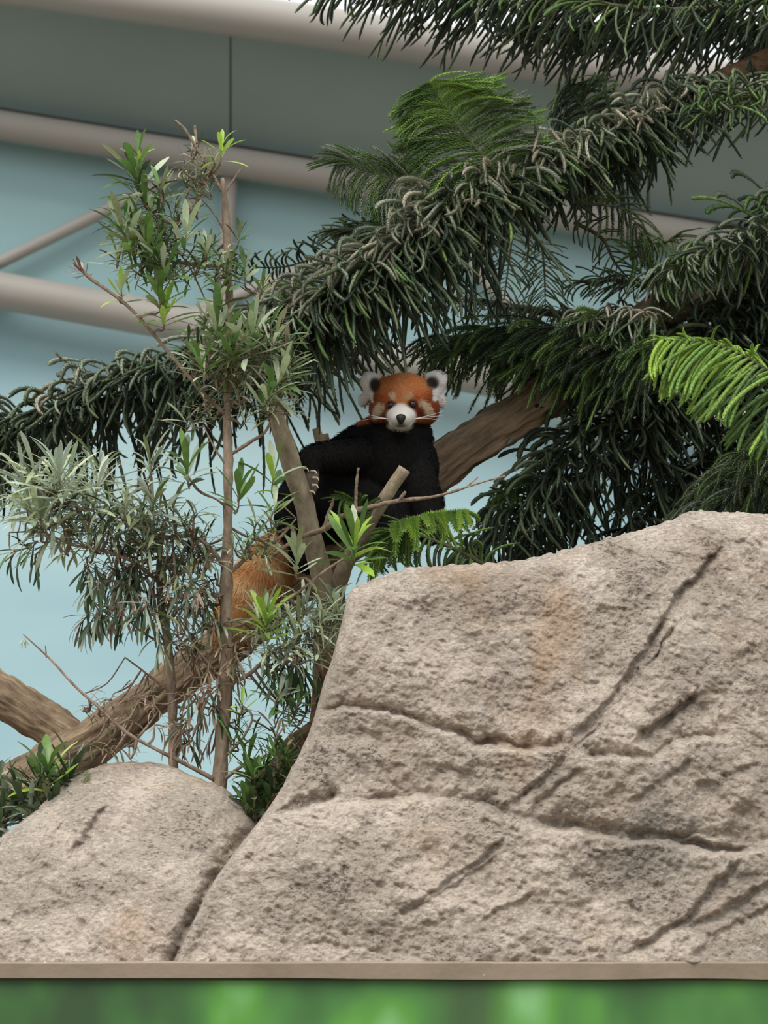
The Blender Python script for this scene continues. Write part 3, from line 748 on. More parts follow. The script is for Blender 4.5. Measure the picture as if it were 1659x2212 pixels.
def nf(V):
    V = V.copy(); V[:, 0] *= 0.75 + 0.35 * V[:, 2]; V[:, 2] = np.where(V[:, 2] > 0, V[:, 2] * 0.8, V[:, 2]); return V
tag(ball('nose', h + Vector((0, 0.002, 0)), 12.5 * pxm, 10 * pxm, 12.5 * pxm, mnose, panda, f=nf), 'black leathery nose')
for sd_, a in ((-1, -4), (-1, 6), (1, 8), (1, -4), (1, 18), (-1, 16)):
    q0 = P(866 + sd_ * 26, 905, YP - 0.145); q1 = P(866 + sd_ * 60, 903 - a * 0.3, YP - 0.15); q2 = P(866 + sd_ * 92, 902 + 4 - a, YP - 0.12)
    V, F = tube(smooth_path([q0, q1, q2], 8), np.linspace(0.0006, 0.0002, 8), 5); mkobj('whisker', V, F, mwh, panda)
for i, (cx, cy) in enumerate(((678, 1020), (682, 1034), (681, 1050), (674, 1064), (660, 1014))):
    a0 = P(cx - 6, cy - 2, YP - 0.195); a1 = P(cx + 3, cy - 2, YP - 0.205); a2 = P(cx + 7, cy + 5, YP - 0.205)
    V, F = tube(smooth_path([a0, a1, a2], 8), np.linspace(0.0034, 0.0008, 8), 7); mkobj('claw', V, F, mclaw, panda)

# ------------------------------------------------------------------ Norfolk-pine style conifer
def make_shoot(bend, seed, rings=22, spikes=5, sides=4, spike=0.055, core=0.020, hk=1.0):
    """unit-length rope-like shoot along +X that bends towards -Z by 'bend' radians; returns V,F(tri)"""
    r = np.random.default_rng(seed); n = rings
    t = np.linspace(0, 1, n)
    wob = r.normal(0, 0.1) * hk; hook = r.normal(0, 0.6) * hk
    ang = bend * (t ** 0.75) ; lat = wob + hook * t ** 2.5 + 0.12 * hk * np.sin(t * 6 + r.random() * 6)
    D = np.stack([np.cos(ang) * np.cos(lat), np.sin(lat), -np.sin(ang) * np.cos(lat)], -1)
    Pp = np.vstack([[0, 0, 0], np.cumsum(D[:-1] / (n - 1), 0)])
    V = []; F = []
    up = np.stack([np.sin(ang), 0 * t, np.cos(ang)], -1); sd = np.cross(D, up); sd /= np.linalg.norm(sd, axis=1)[:, None]; up = np.cross(sd, D)
    taper = np.clip((1.02 - t) * 9, 0.15, 1) ** 0.6 * (0.75 + 0.25 * np.clip(t * 4, 0, 1))
    for i in range(n):
        for k in range(sides):
            a = 2 * np.pi * k / sides + 0.4
            V.append(Pp[i] + core * taper[i] * (math.cos(a) * up[i] + math.sin(a) * sd[i]))
    for i in range(n - 1):
        for k in range(sides):
            a, b, c, d = i * sides + k, i * sides + (k + 1) % sides, (i + 1) * sides + (k + 1) % sides, (i + 1) * sides + k
            F += [(a, b, c), (a, c, d)]
    for i in range(n):
        for k in range(spikes):
            a = 2 * np.pi * (k + 0.5 * (i % 2)) / spikes + r.normal(0, 0.12)
            rad = math.cos(a) * up[i] + math.sin(a) * sd[i]; tan = -math.sin(a) * up[i] + math.cos(a) * sd[i]
            b = Pp[i] + core * 0.6 * taper[i] * rad; l = spike * taper[i] * (0.8 + 0.4 * r.random())
            tip = b + l * (0.62 * rad + 0.85 * D[i]); m = len(V); w_ = 0.010
            V += [b - tan * w_, b + tan * w_, tip]; F.append((m, m + 1, m + 2))
    return np.array(V), np.array(F)
BENDS = [0, 0.3, 0.6, 0.9, 1.2, 1.5, 1.8, 2.1, 2.4]
SH = {}; SHM = {}
for kind, kw_part, kw_mass in (('rope', dict(rings=30, spikes=7, spike=0.042, core=0.026), dict(rings=15, spikes=5, sides=4, spike=0.048, core=0.026)),
                               ('brush', dict(rings=36, spikes=7, spike=0.075, core=0.015, hk=0.25), dict(rings=20, spikes=6, sides=3, spike=0.075, core=0.015, hk=0.25))):
    for bi, bnd in enumerate(BENDS):
        for v_ in range(3):
            V, F = make_shoot(bnd, 100 + bi * 10 + v_, **kw_part)
            me = mkmesh('branchlet', V, F, smooth=True); me.materials.append(M['needle_part']); SHM[kind, bi, v_] = me
            SH[kind, bi, v_] = make_shoot(bnd, 100 + bi * 10 + v_, **kw_mass)

class Mass:
    def __init__(s): s.V = []; s.F = []; s.C = []; s.n = 0
    def add(s, V, F, c):
        s.V.append(V); s.F.append(F + s.n); s.C.append(np.tile(c, (len(V), 1))); s.n += len(V)
    def build(s, name, mat, parent):
        if not s.V: return None
        o = mkobj(name, np.vstack(s.V), np.vstack(s.F), mat, parent, colors=np.vstack(s.C)); tag(o, kind='stuff'); return o

pine = empty('norfolk_pine', P(2050, 2000, 7.3)); tag(pine, 'dark green pine with drooping rope-like shoots filling the upper right', 'tree')
V, F = tube(*pxpath([(2050, 2300, 7.3, 120), (2050, 1500, 7.3, 112), (2045, 700, 7.3, 100), (2040, 0, 7.3, 90), (2040, -600, 7.3, 80)], 40), 20, 0.05, 8, 1); mkobj('trunk', V, F, M['log_brown'], pine)
PART_BUDGET = [300]
def orient(X, up=(0, 0, 1)):
    X = np.asarray(X, float); X = X / np.linalg.norm(X); Z = np.asarray(up, float) - X * np.dot(up, X)
    l = np.linalg.norm(Z)
    if l < 0.05: Z = np.array([0, -1.0, 0]) - X * X[1] * -1; l = np.linalg.norm(Z)
    Z = Z / l; Y = np.cross(Z, X)
    return np.stack([X, Y, Z], 1)
GREENS = {'pale': [(166, 163, 144), (150, 150, 130), (134, 138, 114), (176, 170, 150)],
          'mid': [(104, 116, 86), (92, 108, 80), (116, 126, 94), (82, 98, 74)],
          'dark': [(64, 76, 60), (72, 84, 64), (56, 68, 56), (80, 92, 70)],
          'green': [(104, 132, 74), (94, 122, 70), (116, 142, 80), (84, 112, 66)],
          'bright': [(128, 160, 76), (116, 150, 72), (142, 174, 82), (106, 140, 70)],
          'lime': [(148, 182, 76), (134, 170, 72), (160, 192, 88)],
          'silver': [(132, 142, 122), (118, 130, 112), (146, 154, 132)]}
def pick(mix):
    k = random.choices([m[0] for m in mix], [m[1] for m in mix])[0]
    c = np.array(lin(random.choice(GREENS[k]))); return c * random.uniform(0.8, 1.2)
def place(mass, parent, kind, bi, pos, Rm, length, thick, c, part):
    v_ = random.randrange(3)
    sc = np.array([length, length * thick, length * thick])
    if part and PART_BUDGET[0] > 0:
        PART_BUDGET[0] -= 1
        o = bpy.data.objects.new('branchlet', SHM[kind, bi, v_]); col.objects.link(o)
        m4 = Matrix([[*(Rm[i] * sc), pos[i]] for i in range(3)] + [[0, 0, 0, 1]])
        o.parent = parent; o.matrix_parent_inverse = Matrix.Identity(4); o.matrix_basis = m4
        o.color = (*np.clip(c, 0, 1), 1)
    else:
        V, F = SH[kind, bi, v_]; mass.add((V * sc) @ Rm.T + np.asarray(pos), F, c)
def bend_idx(b): return int(np.argmin([abs(b - x) for x in BENDS]))

def droop_branch(pts, n, lens, mix_top, mix_low, wood=6, part_p=0.0, kind='rope', fwd=0.35, spread=(12, 128), final=0.1, mat='shoot_bark', lean=(0, 0, 0), thick=1.0, zoff=0.0, backp=0.45):
    """branch with shoots that leave it on both sides and hang down. lens: (s, px) breakpoints"""
    p, r = pxpath([(a[0], a[1], a[2], a[3] if len(a) > 3 else wood) for a in pts], 60)
    V, F = tube(p, r * 0.75, 8, 0.12, 40, 3); br = mkobj('branch', V, F, M[mat], pine)
    T = np.gradient(p, axis=0); T /= np.linalg.norm(T, axis=1)[:, None]
    mass = Mass(); n = int(n * 1.75)
    for i in range(n):
        s = (i + random.random()) / n; k = min(59, int(s * 59.999)); pos = p[k] + (p[min(59, k + 1)] - p[k]) * random.random()
        t = T[k]; up = np.array([0, 0, 1.0]); U = up - t * (t @ up); U /= np.linalg.norm(U); Sd = np.cross(t, U)
        if Sd[1] > 0: Sd = -Sd                      # Sd towards viewer
        phi = R(random.uniform(*spread)); sg = -1 if random.random() < backp else 1
        d = math.cos(phi) * U + sg * math.sin(phi) * Sd + fwd * t * random.uniform(-0.2, 1.9) + np.array(lean) + np.array([random.gauss(0, .2), 0, random.gauss(0, .12)])
        d /= np.linalg.norm(d)
        dw = math.acos(max(-1, min(1, -d[2])))      # angle to straight down
        bnd = max(0, dw - abs(random.gauss(final, 0.32)))
        px_len = np.interp(s, [a for a, _ in lens], [b for _, b in lens]) * random.uniform(0.55, 1.35) * 1.2
        Yd = pos[1]; ln = px_len * S(Yd)
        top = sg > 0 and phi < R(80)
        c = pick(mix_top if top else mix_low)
        place(mass, br, kind, bend_idx(bnd), pos + np.array([0, 0, zoff]), orient(d), ln, 0.135 * random.uniform(0.8, 1.2) / max(ln, 0.05) * thick if kind == 'rope' else 0.15 / max(ln, 0.05) * thick, c, top and sg > 0 and random.random() < part_p)
    mass.build('foliage', M['needle_mass'], br)
    return br

def frond(pts, n, lens, mix, ang=(65, 30), droop=0.5, wood=3, kind='brush', part_p=0.0, plane=None, thick=1.0, sides=(1, -1), tipmix=None, parent=None, jit=0.12, ang2=None):
    """flat feather-like spray: shoots on both sides of a rachis, in the plane containing 'plane' (side vector)"""
    p, r = pxpath([(a[0], a[1], a[2], a[3] if len(a) > 3 else wood) for a in pts], 40)
    r = r * np.linspace(1, 0.5, 40)
    V, F = tube(p, r, 7, 0.1, 50, 2); br = mkobj('branch', V, F, M['shoot_bark'], pine)
    T = np.gradient(p, axis=0); T /= np.linalg.norm(T, axis=1)[:, None]
    mass = Mass()
    for i in range(n):
        s = (i + random.random() * 0.6) / n; k = min(39, int(s * 39.999)); pos = p[k]; t = T[k]
        view = np.array([0, -1.0, 0.15]) if plane is None else np.asarray(plane, float)
        Sd = np.cross(view, t); Sd /= np.linalg.norm(Sd)
        for sg in sides:
            a = R(np.interp(s, [0, 1], ang if sg > 0 or ang2 is None else ang2)) * random.uniform(0.85, 1.15)
            d = math.cos(a) * t + sg * math.sin(a) * Sd + np.random.default_rng(abs(i * 7 + sg + int(p[0, 0] * 1000))).normal(0, jit, 3); d /= np.linalg.norm(d)
            dw = math.acos(max(-1, min(1, -d[2])))
            bnd = min(dw, max(0.0, droop * random.uniform(0.6, 1.4)))
            ln = np.interp(s, [q for q, _ in lens], [b for _, b in lens]) * random.uniform(0.85, 1.1) * S(pos[1])
            c = pick(tipmix if (tipmix and s > 0.6) else mix)
            place(mass, br, kind, bend_idx(bnd), pos, orient(d), ln, 0.15 / max(ln, 0.04) * thick, c, random.random() < part_p)
    mass.build('foliage', M['needle_mass'], br)
    return br

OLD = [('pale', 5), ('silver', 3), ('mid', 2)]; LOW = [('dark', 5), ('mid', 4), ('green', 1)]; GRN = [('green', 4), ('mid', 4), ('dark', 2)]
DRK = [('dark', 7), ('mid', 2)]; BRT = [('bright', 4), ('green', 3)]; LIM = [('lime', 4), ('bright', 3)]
# main drooping branch across the picture
mainb = [(2040, 20, 7.2, 30), (1800, 80, 7.0, 28), (1659, 130, 6.85, 25), (1560, 172, 6.8, 22), (1490, 205, 6.75, 18), (1400, 255, 6.7, 13), (1290, 305, 6.65, 11), (1180, 345, 6.6, 10), (1080, 400, 6.55, 9), (980, 455, 6.5, 9), (900, 512, 6.47, 8), (800, 590, 6.44, 7), (700, 645, 6.42, 6), (610, 680, 6.4, 5), (545, 700, 6.4, 3)]
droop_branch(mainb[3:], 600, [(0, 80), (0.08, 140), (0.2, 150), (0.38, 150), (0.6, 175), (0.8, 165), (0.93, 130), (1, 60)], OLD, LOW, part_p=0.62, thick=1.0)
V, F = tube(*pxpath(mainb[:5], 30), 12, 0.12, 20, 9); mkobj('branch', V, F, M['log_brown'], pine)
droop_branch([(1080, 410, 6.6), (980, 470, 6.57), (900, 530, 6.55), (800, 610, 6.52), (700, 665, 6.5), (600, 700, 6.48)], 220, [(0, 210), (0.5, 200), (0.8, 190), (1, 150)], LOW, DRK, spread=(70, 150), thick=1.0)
droop_branch([(1450, 240, 6.85), (1300, 320, 6.8), (1180, 360, 6.75), (1080, 420, 6.7)], 130, [(0, 140), (0.6, 130), (1, 170)], LOW, DRK, spread=(70, 150))
# top canopy hanging from above the frame
for (pts, n_, ln, mt, ml) in (
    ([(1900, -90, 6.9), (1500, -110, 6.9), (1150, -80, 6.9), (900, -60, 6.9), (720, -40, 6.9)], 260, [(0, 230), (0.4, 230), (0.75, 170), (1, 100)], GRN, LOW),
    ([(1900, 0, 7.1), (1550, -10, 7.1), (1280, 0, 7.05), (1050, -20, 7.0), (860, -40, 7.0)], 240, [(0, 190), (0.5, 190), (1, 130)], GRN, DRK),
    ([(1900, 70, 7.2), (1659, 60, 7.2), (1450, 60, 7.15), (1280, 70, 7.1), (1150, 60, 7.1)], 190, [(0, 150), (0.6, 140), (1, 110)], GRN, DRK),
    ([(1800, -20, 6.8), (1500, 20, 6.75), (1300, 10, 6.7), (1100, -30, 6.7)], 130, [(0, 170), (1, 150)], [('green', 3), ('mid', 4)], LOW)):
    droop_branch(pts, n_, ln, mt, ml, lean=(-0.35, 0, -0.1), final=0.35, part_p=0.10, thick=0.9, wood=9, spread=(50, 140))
# dark lump and fringe at right
frond([(1300, 300, 6.75, 5), (1265, 240, 6.72, 4), (1225, 185, 6.7, 3)], 60, [(0, 90), (0.6, 90), (1, 40)], [('dark', 4), ('mid', 3), ('green', 2)], droop=0.9, ang=(80, 50))
droop_branch([(1900, 160, 6.7), (1720, 195, 6.65), (1600, 225, 6.6), (1500, 255, 6.6)], 120, [(0, 170), (0.7, 150), (1, 90)], GRN, LOW, part_p=0.1, kind='rope', thick=0.8)
# bright feathery frond in the middle
frond([(1095, 400, 6.5, 6), (1040, 335, 6.46, 5), (985, 265, 6.43, 4), (950, 215, 6.41, 3), (928, 182, 6.4, 2)], 84, [(0, 150), (0.25, 190), (0.6, 165), (0.85, 110), (1, 55)], [('green', 5), ('mid', 2), ('silver', 2), ('bright', 2)], ang=(58, 34), ang2=(96, 62), droop=0.95, part_p=0.24, tipmix=BRT, jit=0.05, thick=1.15)
frond([(1040, 440, 6.55, 5), (930, 410, 6.52, 4), (820, 378, 6.5, 3), (735, 352, 6.5, 2)], 84, [(0, 90), (0.5, 110), (0.85, 90), (1, 45)], [('green', 3), ('silver', 4), ('mid', 2)], ang=(80, 40), droop=0.8, part_p=0.15, jit=0.1)
frond([(880, 480, 6.5, 4), (800, 500, 6.5, 3), (730, 500, 6.5, 2)], 44, [(0, 70), (1, 40)], [('mid', 3), ('silver', 2)], ang=(80, 40), droop=0.9)
# thin comb-like tip towards the small tree
frond([(790, 480, 6.62, 4), (740, 520, 6.6, 4), (680, 556, 6.6, 3), (610, 577, 6.6, 3), (540, 575, 6.6, 2), (500, 560, 6.6, 2)], 34, [(0, 60), (0.5, 52), (1, 38)], [('dark', 4), ('mid', 2)], ang=(70, 70), droop=0.0, kind='rope', sides=(1, -1), thick=0.75, jit=0.05, plane=(0, -0.9, -0.8))
# left spray behind the small tree
Eb = [(700, 650, 6.62), (640, 720, 6.8), (560, 745, 6.95), (480, 770, 7.0), (380, 790, 7.0), (290, 815, 7.0), (200, 850, 7.0), (110, 885, 7.0), (0, 915, 7.0), (-120, 950, 7.0)]
droop_branch(Eb, 330, [(0, 190), (0.4, 215), (0.7, 190), (1, 160)], [('pale', 3), ('silver', 5), ('mid', 3)], DRK, part_p=0.22, thick=1.0, spread=(45, 130))
droop_branch([(q[0], q[1] + 30, q[2] + 0.08) for q in Eb[2:]], 190, [(0, 200), (0.6, 200), (1, 190)], LOW, DRK, spread=(70, 150))
# branch row behind the panda's head
droop_branch([(2040, 640, 7.3, 24), (1800, 660, 7.15, 22), (1500, 680, 7.05, 18), (1360, 680, 7.0, 14), (1250, 683, 7.0, 12), (1100, 662, 7.0, 12), (960, 640, 7.0, 8)], 260, [(0, 150), (0.5, 120), (0.72, 45), (1, 35)], [('mid', 4), ('dark', 3), ('silver', 1)], DRK, thick=0.75)
droop_branch([(1420, 690, 6.66), (1340, 692, 6.65), (1260, 690, 6.65)], 40, [(0, 80), (1, 80)], [('pale', 5), ('silver', 2)], LOW, part_p=0.3, thick=0.85)
for pts, ln, mx in (([(1430, 690, 6.72), (1250, 705, 6.72), (1080, 715, 6.75), (960, 730, 6.8)], [(0, 190), (0.4, 170), (1, 110)], GRN),
                    ([(1460, 730, 6.7), (1330, 760, 6.7), (1220, 760, 6.7), (1110, 740, 6.75)], [(0, 190), (0.5, 140), (1, 90)], GRN)):
    droop_branch(pts, 150, ln, mx, [('dark', 3), ('green', 3)], lean=(-0.5, 0, -0.2), final=0.5, kind='brush', thick=1.0, spread=(60, 140))
# brown limb and pale sprays at the right edge
droop_branch([(1900, 420, 6.75), (1720, 470, 6.72), (1640, 510, 6.7), (1560, 555, 6.7), (1480, 590, 6.7), (1420, 600, 6.7)], 190, [(0, 210), (0.5, 190), (0.8, 110), (1, 60)], [('silver', 4), ('mid', 3), ('green', 2)], LOW, part_p=0.18, thick=0.9)
frond([(1600, 540, 6.68, 3), (1500, 565, 6.66, 3), (1440, 585, 6.65, 2)], 30, [(0, 80), (1, 50)], [('green', 3), ('silver', 3), ('bright', 1)], ang=(60, 25), droop=0.5)
# little sprays in the gap
frond([(1110, 470, 6.9, 4), (1100, 560, 6.9, 3), (1088, 650, 6.9, 3)], 20, [(0, 70), (0.5, 85), (1, 40)], LOW, ang=(75, 60), droop=0.6, kind='rope', thick=0.5)
frond([(1170, 520, 6.95, 3), (1176, 590, 6.95, 3), (1178, 660, 6.95, 2)], 24, [(0, 60), (0.5, 90), (1, 90)], [('mid', 3), ('green', 2), ('silver', 1)], ang=(75, 40), droop=0.6, kind='rope', thick=0.45)
frond([(1240, 480, 6.8, 5), (1300, 515, 6.8, 5), (1330, 570, 6.8, 4), (1375, 620, 6.8, 3)], 18, [(0, 50), (0.5, 60), (1, 40)], LOW, ang=(75, 60), droop=0.6, kind='rope', thick=0.5)
droop_branch([(1390, 620, 6.85), (1330, 605, 6.85), (1270, 615, 6.85)], 22, [(0, 80), (1, 75)], GRN, LOW, lean=(-0.7, 0, 0), final=0.5, kind='rope', thick=0.55)
frond([(1240, 440, 6.7, 4), (1340, 450, 6.68, 3), (1385, 500, 6.67, 3), (1410, 560, 6.66, 2)], 22, [(0, 60), (0.6, 75), (1, 40)], GRN, ang=(70, 40), droop=0.9)
frond([(1360, 560, 6.7, 3), (1420, 535, 6.7, 2), (1472, 505, 6.7, 2)], 18, [(0, 45), (1, 25)], BRT, ang=(75, 50), droop=0.9)
# dark mass at lower right, sweeping down to the boulder
Jb = [(2030, 520, 7.3, 16), (1760, 600, 7.1, 13), (1620, 660, 6.95, 11), (1500, 740, 6.9, 10), (1420, 820, 6.88, 9), (1330, 900, 6.86, 8), (1230, 990, 6.85, 7), (1140, 1085, 6.84, 5), (1080, 1150, 6.84, 4), (1025, 1205, 6.84, 3)]
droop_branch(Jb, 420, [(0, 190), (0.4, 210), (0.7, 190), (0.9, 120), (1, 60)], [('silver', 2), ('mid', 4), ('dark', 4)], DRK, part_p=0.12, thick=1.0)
droop_branch([(q[0] + 40, q[1] + 40, q[2] + 0.12) for q in Jb[1:]], 300, [(0, 220), (0.6, 210), (1, 90)], DRK, DRK, spread=(60, 150))
for dx, dy_, Y_, n_ in ((170, 120, 7.05, 230), (300, 230, 7.1, 210), (430, 330, 7.15, 170)):
    droop_branch([(q[0] + dx, q[1] + dy_ - 0, Y_) for q in Jb[2:9]], n_, [(0, 220), (1, 200)], [('mid', 2), ('dark', 5), ('green', 1)], DRK, spread=(50, 150))
droop_branch([(1750, 690, 6.95), (1600, 760, 6.9), (1480, 850, 6.88), (1400, 930, 6.86)], 150, [(0, 190), (1, 170)], [('silver', 2), ('mid', 3), ('dark', 4)], DRK, part_p=0.15)
for pts in ([(1900, 900, 6.8), (1720, 960, 6.75), (1620, 1010, 6.72), (1540, 1060, 6.72)], [(1900, 1000, 6.7), (1720, 1040, 6.7), (1600, 1075, 6.68), (1500, 1110, 6.68)]):
    droop_branch(pts, 110, [(0, 170), (0.7, 130), (1, 70)], [('green', 3), ('mid', 4), ('silver', 2)], LOW, lean=(-0.4, 0, 0), part_p=0.1, kind='brush')
frond([(1120, 1085, 6.8, 3), (1085, 1070, 6.8, 2), (1062, 1072, 6.8, 2)], 12, [(0, 36), (1, 26)], BRT, ang=(70, 40), droop=0.3)
frond([(1160, 1040, 6.8, 3), (1120, 1050, 6.8, 2), (1090, 1048, 6.8, 2)], 12, [(0, 36), (1, 26)], GRN, ang=(70, 40), droop=0.3)
# bright frond at the right edge
frond([(1900, 960, 6.5, 6), (1740, 850, 6.45, 6), (1659, 800, 6.42, 5), (1590, 760, 6.4, 4), (1510, 738, 6.38, 3), (1432, 735, 6.37, 2)], 84, [(0, 190), (0.5, 200), (0.8, 165), (1, 70)], [('bright', 3), ('green', 4)], ang=(85, 35), droop=0.45, sides=(1,), part_p=0.45, tipmix=[('bright', 4), ('lime', 2)], kind='rope', thick=1.35, jit=0.12, plane=(0, -1, 0.1))
frond([(1740, 850, 6.45, 4), (1659, 800, 6.42, 4), (1590, 760, 6.4, 3), (1510, 738, 6.38, 3), (1432, 735, 6.37, 2)], 36, [(0, 50), (0.6, 40), (1, 36)], LIM, ang=(60, 35), droop=0.2, sides=(-1,), part_p=0.4, kind='rope', thick=1.0, jit=0.07, plane=(0, -1, 0.1))
# small green sprays under the panda
frond([(1060, 1230, 6.6, 5), (1000, 1195, 6.5, 6), (930, 1165, 6.45, 5), (870, 1150, 6.42, 4), (800, 1165, 6.4, 3)], 26, [(0, 60), (0.5, 80), (1, 60)], [('green', 4), ('bright', 2), ('dark', 2)], ang=(75, 45), droop=0.9, kind='rope', thick=1.1)
frond([(850, 1135, 6.36, 4), (930, 1112, 6.32, 3), (1012, 1105, 6.3, 2)], 18, [(0, 70), (0.6, 60), (1, 30)], [('lime', 2), ('bright', 4)], ang=(70, 40), droop=0.4, kind='brush', thick=1.3, plane=(0, -.5, .9), part_p=0.3)
frond([(900, 1150, 6.38, 4), (850, 1165, 6.35, 3), (810, 1205, 6.33, 2)], 14, [(0, 60), (1, 40)], BRT, ang=(70, 45), droop=0.7, kind='brush', thick=1.3)
frond([(800, 1110, 6.33, 3), (760, 1085, 6.31, 2), (738, 1080, 6.3, 2)], 10, [(0, 36), (1, 28)], BRT, ang=(70, 45), droop=0.5, kind='brush', thick=1.1)

# ------------------------------------------------------------------ small broad-needled shrubs
def make_leaf(curl, fold, wid, seg=6):
    V = []; F = []
    for i in range(seg + 1):
        t = i / seg; wv = wid * 0.5 * (0.30 + 0.70 * min(1, t / 0.6)) * math.sqrt(max(0.0, 1 - max(0.0, (t - 0.68) / 0.325) ** 2)) + 0.002
        a = curl * t; x = math.sin(a) / curl if abs(curl) > 1e-3 else t; z = -(1 - math.cos(a)) / curl if abs(curl) > 1e-3 else 0
        V += [(x, -wv, z + fold * wv), (x, 0, z), (x, wv, z + fold * wv)]
    for i in range(seg):
        for k in (0, 1):
            a = i * 3 + k; F += [(a, a + 1, a + 4), (a, a + 4, a + 3)]
    return np.array(V), np.array(F)
LV = [make_leaf(c, 0.35, w_) for c, w_ in ((0.15, 0.185), (0.5, 0.175), (0.9, 0.165), (0.4, 0.105), (1.0, 0.095), (-0.3, 0.185))]
LM = []
for V, F in LV:
    me = mkmesh('leaf', V, F); me.materials.append(M['leaf_part']); LM.append(me)
LEAFC = {'lime': [(162, 196, 76), (150, 186, 70), (174, 204, 96)], 'green': [(98, 134, 66), (112, 146, 74), (88, 122, 62)], 'dark': [(66, 86, 54), (76, 96, 58), (58, 76, 50)],
         'pale': [(184, 196, 160), (168, 184, 144), (194, 204, 174)], 'silver': [(160, 174, 154), (146, 162, 142), (174, 184, 166)], 'dry': [(164, 144, 122), (146, 124, 104), (180, 162, 140), (122, 96, 82)],
         'olive': [(132, 140, 96), (118, 128, 86), (146, 152, 110)]}
class Shrub:
    def __init__(s, name, base, label, budget, group=None):
        s.root = empty(name, base); tag(s.root, label, 'shrub', group); s.mass = Mass(); s.samples = []; s.budget = budget
    def branch(s, pts, n=24, mat='stem', name='branch', seg=8):
        p, r = pxpath(pts, n)
        if name == 'branch': r = r * 0.78
        V, F = tube(p, r, seg, 0.16, 60, 5); o = mkobj(name, V, F, M[mat], s.root)
        for q, rr_ in zip(p, r): s.samples.append((q, o, rr_))
        return o
    def leaf(s, pos, d, ln, c, vi, parent, part, roll):
        Rm = orient(d, up=(0.0, -0.25, 1.0)); cr, sr = math.cos(roll), math.sin(roll)
        Rm = Rm @ np.array([[1, 0, 0], [0, cr, -sr], [0, sr, cr]])
        if part and s.budget > 0:
            s.budget -= 1
            o = bpy.data.objects.new('leaf', LM[vi]); col.objects.link(o)
            o.parent = parent; o.matrix_basis = Matrix([[*(Rm[i] * ln), pos[i]] for i in range(3)] + [[0, 0, 0, 1]]); o.color = (*np.clip(c, 0, 1), 1)
        else:
            V, F = LV[vi]; s.mass.add((V * ln) @ Rm.T + pos, F, c)
    def rosette(s, px_, py_, Y, n, size, mix, axis=(0, -0.25, 1.0), part=False, spread=(15, 85), narrow=False, stem=True):
        c0 = np.array(P(px_, py_, Y)); ax = np.array(axis, float); ax /= np.linalg.norm(ax)
        q, par, rr_ = min(s.samples, key=lambda a: np.sum((a[0] - c0) ** 2))
        L_ = size * 1.22 * S(Y); n = int(n * 1.25 + 0.5)
        if stem:
            mid = (q + c0) / 2 - np.array([0, 0, 0.15 * np.linalg.norm(q - c0)]); tp_ = smooth_path([q, mid, c0 - ax * L_ * 0.3, c0 + ax * L_ * 0.25], 10)
            V, F = tube(tp_, np.linspace(min(0.0035, rr_), 0.0016, 10), 5); tw_ = mkobj('twig', V, F, M['twig'], s.root)
        else: tw_ = par
        Rm = orient(ax, up=(0.3, 0.2, 0.9) if abs(ax[2]) > 0.9 else (0, 0, 1))
        for i in range(n):
            f = (i + 0.5) / n; th = R(spread[0] + (spread[1] - spread[0]) * f + random.uniform(-8, 8)); ph = i * 2.39996 + random.uniform(-0.25, 0.25)
            d = math.cos(th) * Rm[:, 0] + math.sin(th) * (math.cos(ph) * Rm[:, 1] + math.sin(ph) * Rm[:, 2])
            pos = c0 + ax * L_ * (0.25 - 0.55 * f)
            c = np.array(lin(random.choice(LEAFC[random.choices([m[0] for m in mix], [m[1] for m in mix])[0]]))) * random.uniform(0.85, 1.15)
            vi = random.choice((3, 4)) if narrow else random.choice((0, 0, 1, 1, 2, 5))
            s.leaf(pos, d, L_ * random.uniform(0.75, 1.1), c, vi, tw_, part, random.uniform(-0.4, 0.4))
    def done(s): s.mass.build('foliage', M['leaf_mass'], s.root)

YS = 6.2
sh = Shrub('small_tree', P(480, 1760, YS), 'slender small tree with narrow leaf rosettes in front of the red panda', 300)
sh.root['category'] = 'tree'
sh.branch([(472, 1780, YS, 18), (474, 1690, YS, 16), (480, 1600, YS, 15), (486, 1500, YS, 16), (492, 1420, YS, 15), (488, 1330, YS, 13), (490, 1240, YS, 14), (492, 1120, YS, 10), (493, 1000, YS, 11), (491, 900, YS, 9), (493, 780, YS, 8), (495, 650, YS, 8), (492, 540, YS, 9), (488, 470, YS, 9), (484, 420, YS, 6), (480, 385, YS, 4)], 70, name='trunk', seg=12)
sh.branch([(378, 1780, YS + .06, 11), (374, 1640, YS + .06, 10), (372, 1500, YS + .06, 10), (362, 1390, YS + .06, 9), (346, 1290, YS + .06, 8), (345, 1200, YS + .06, 6), (360, 1120, YS + .06, 4)], 40, name='trunk')
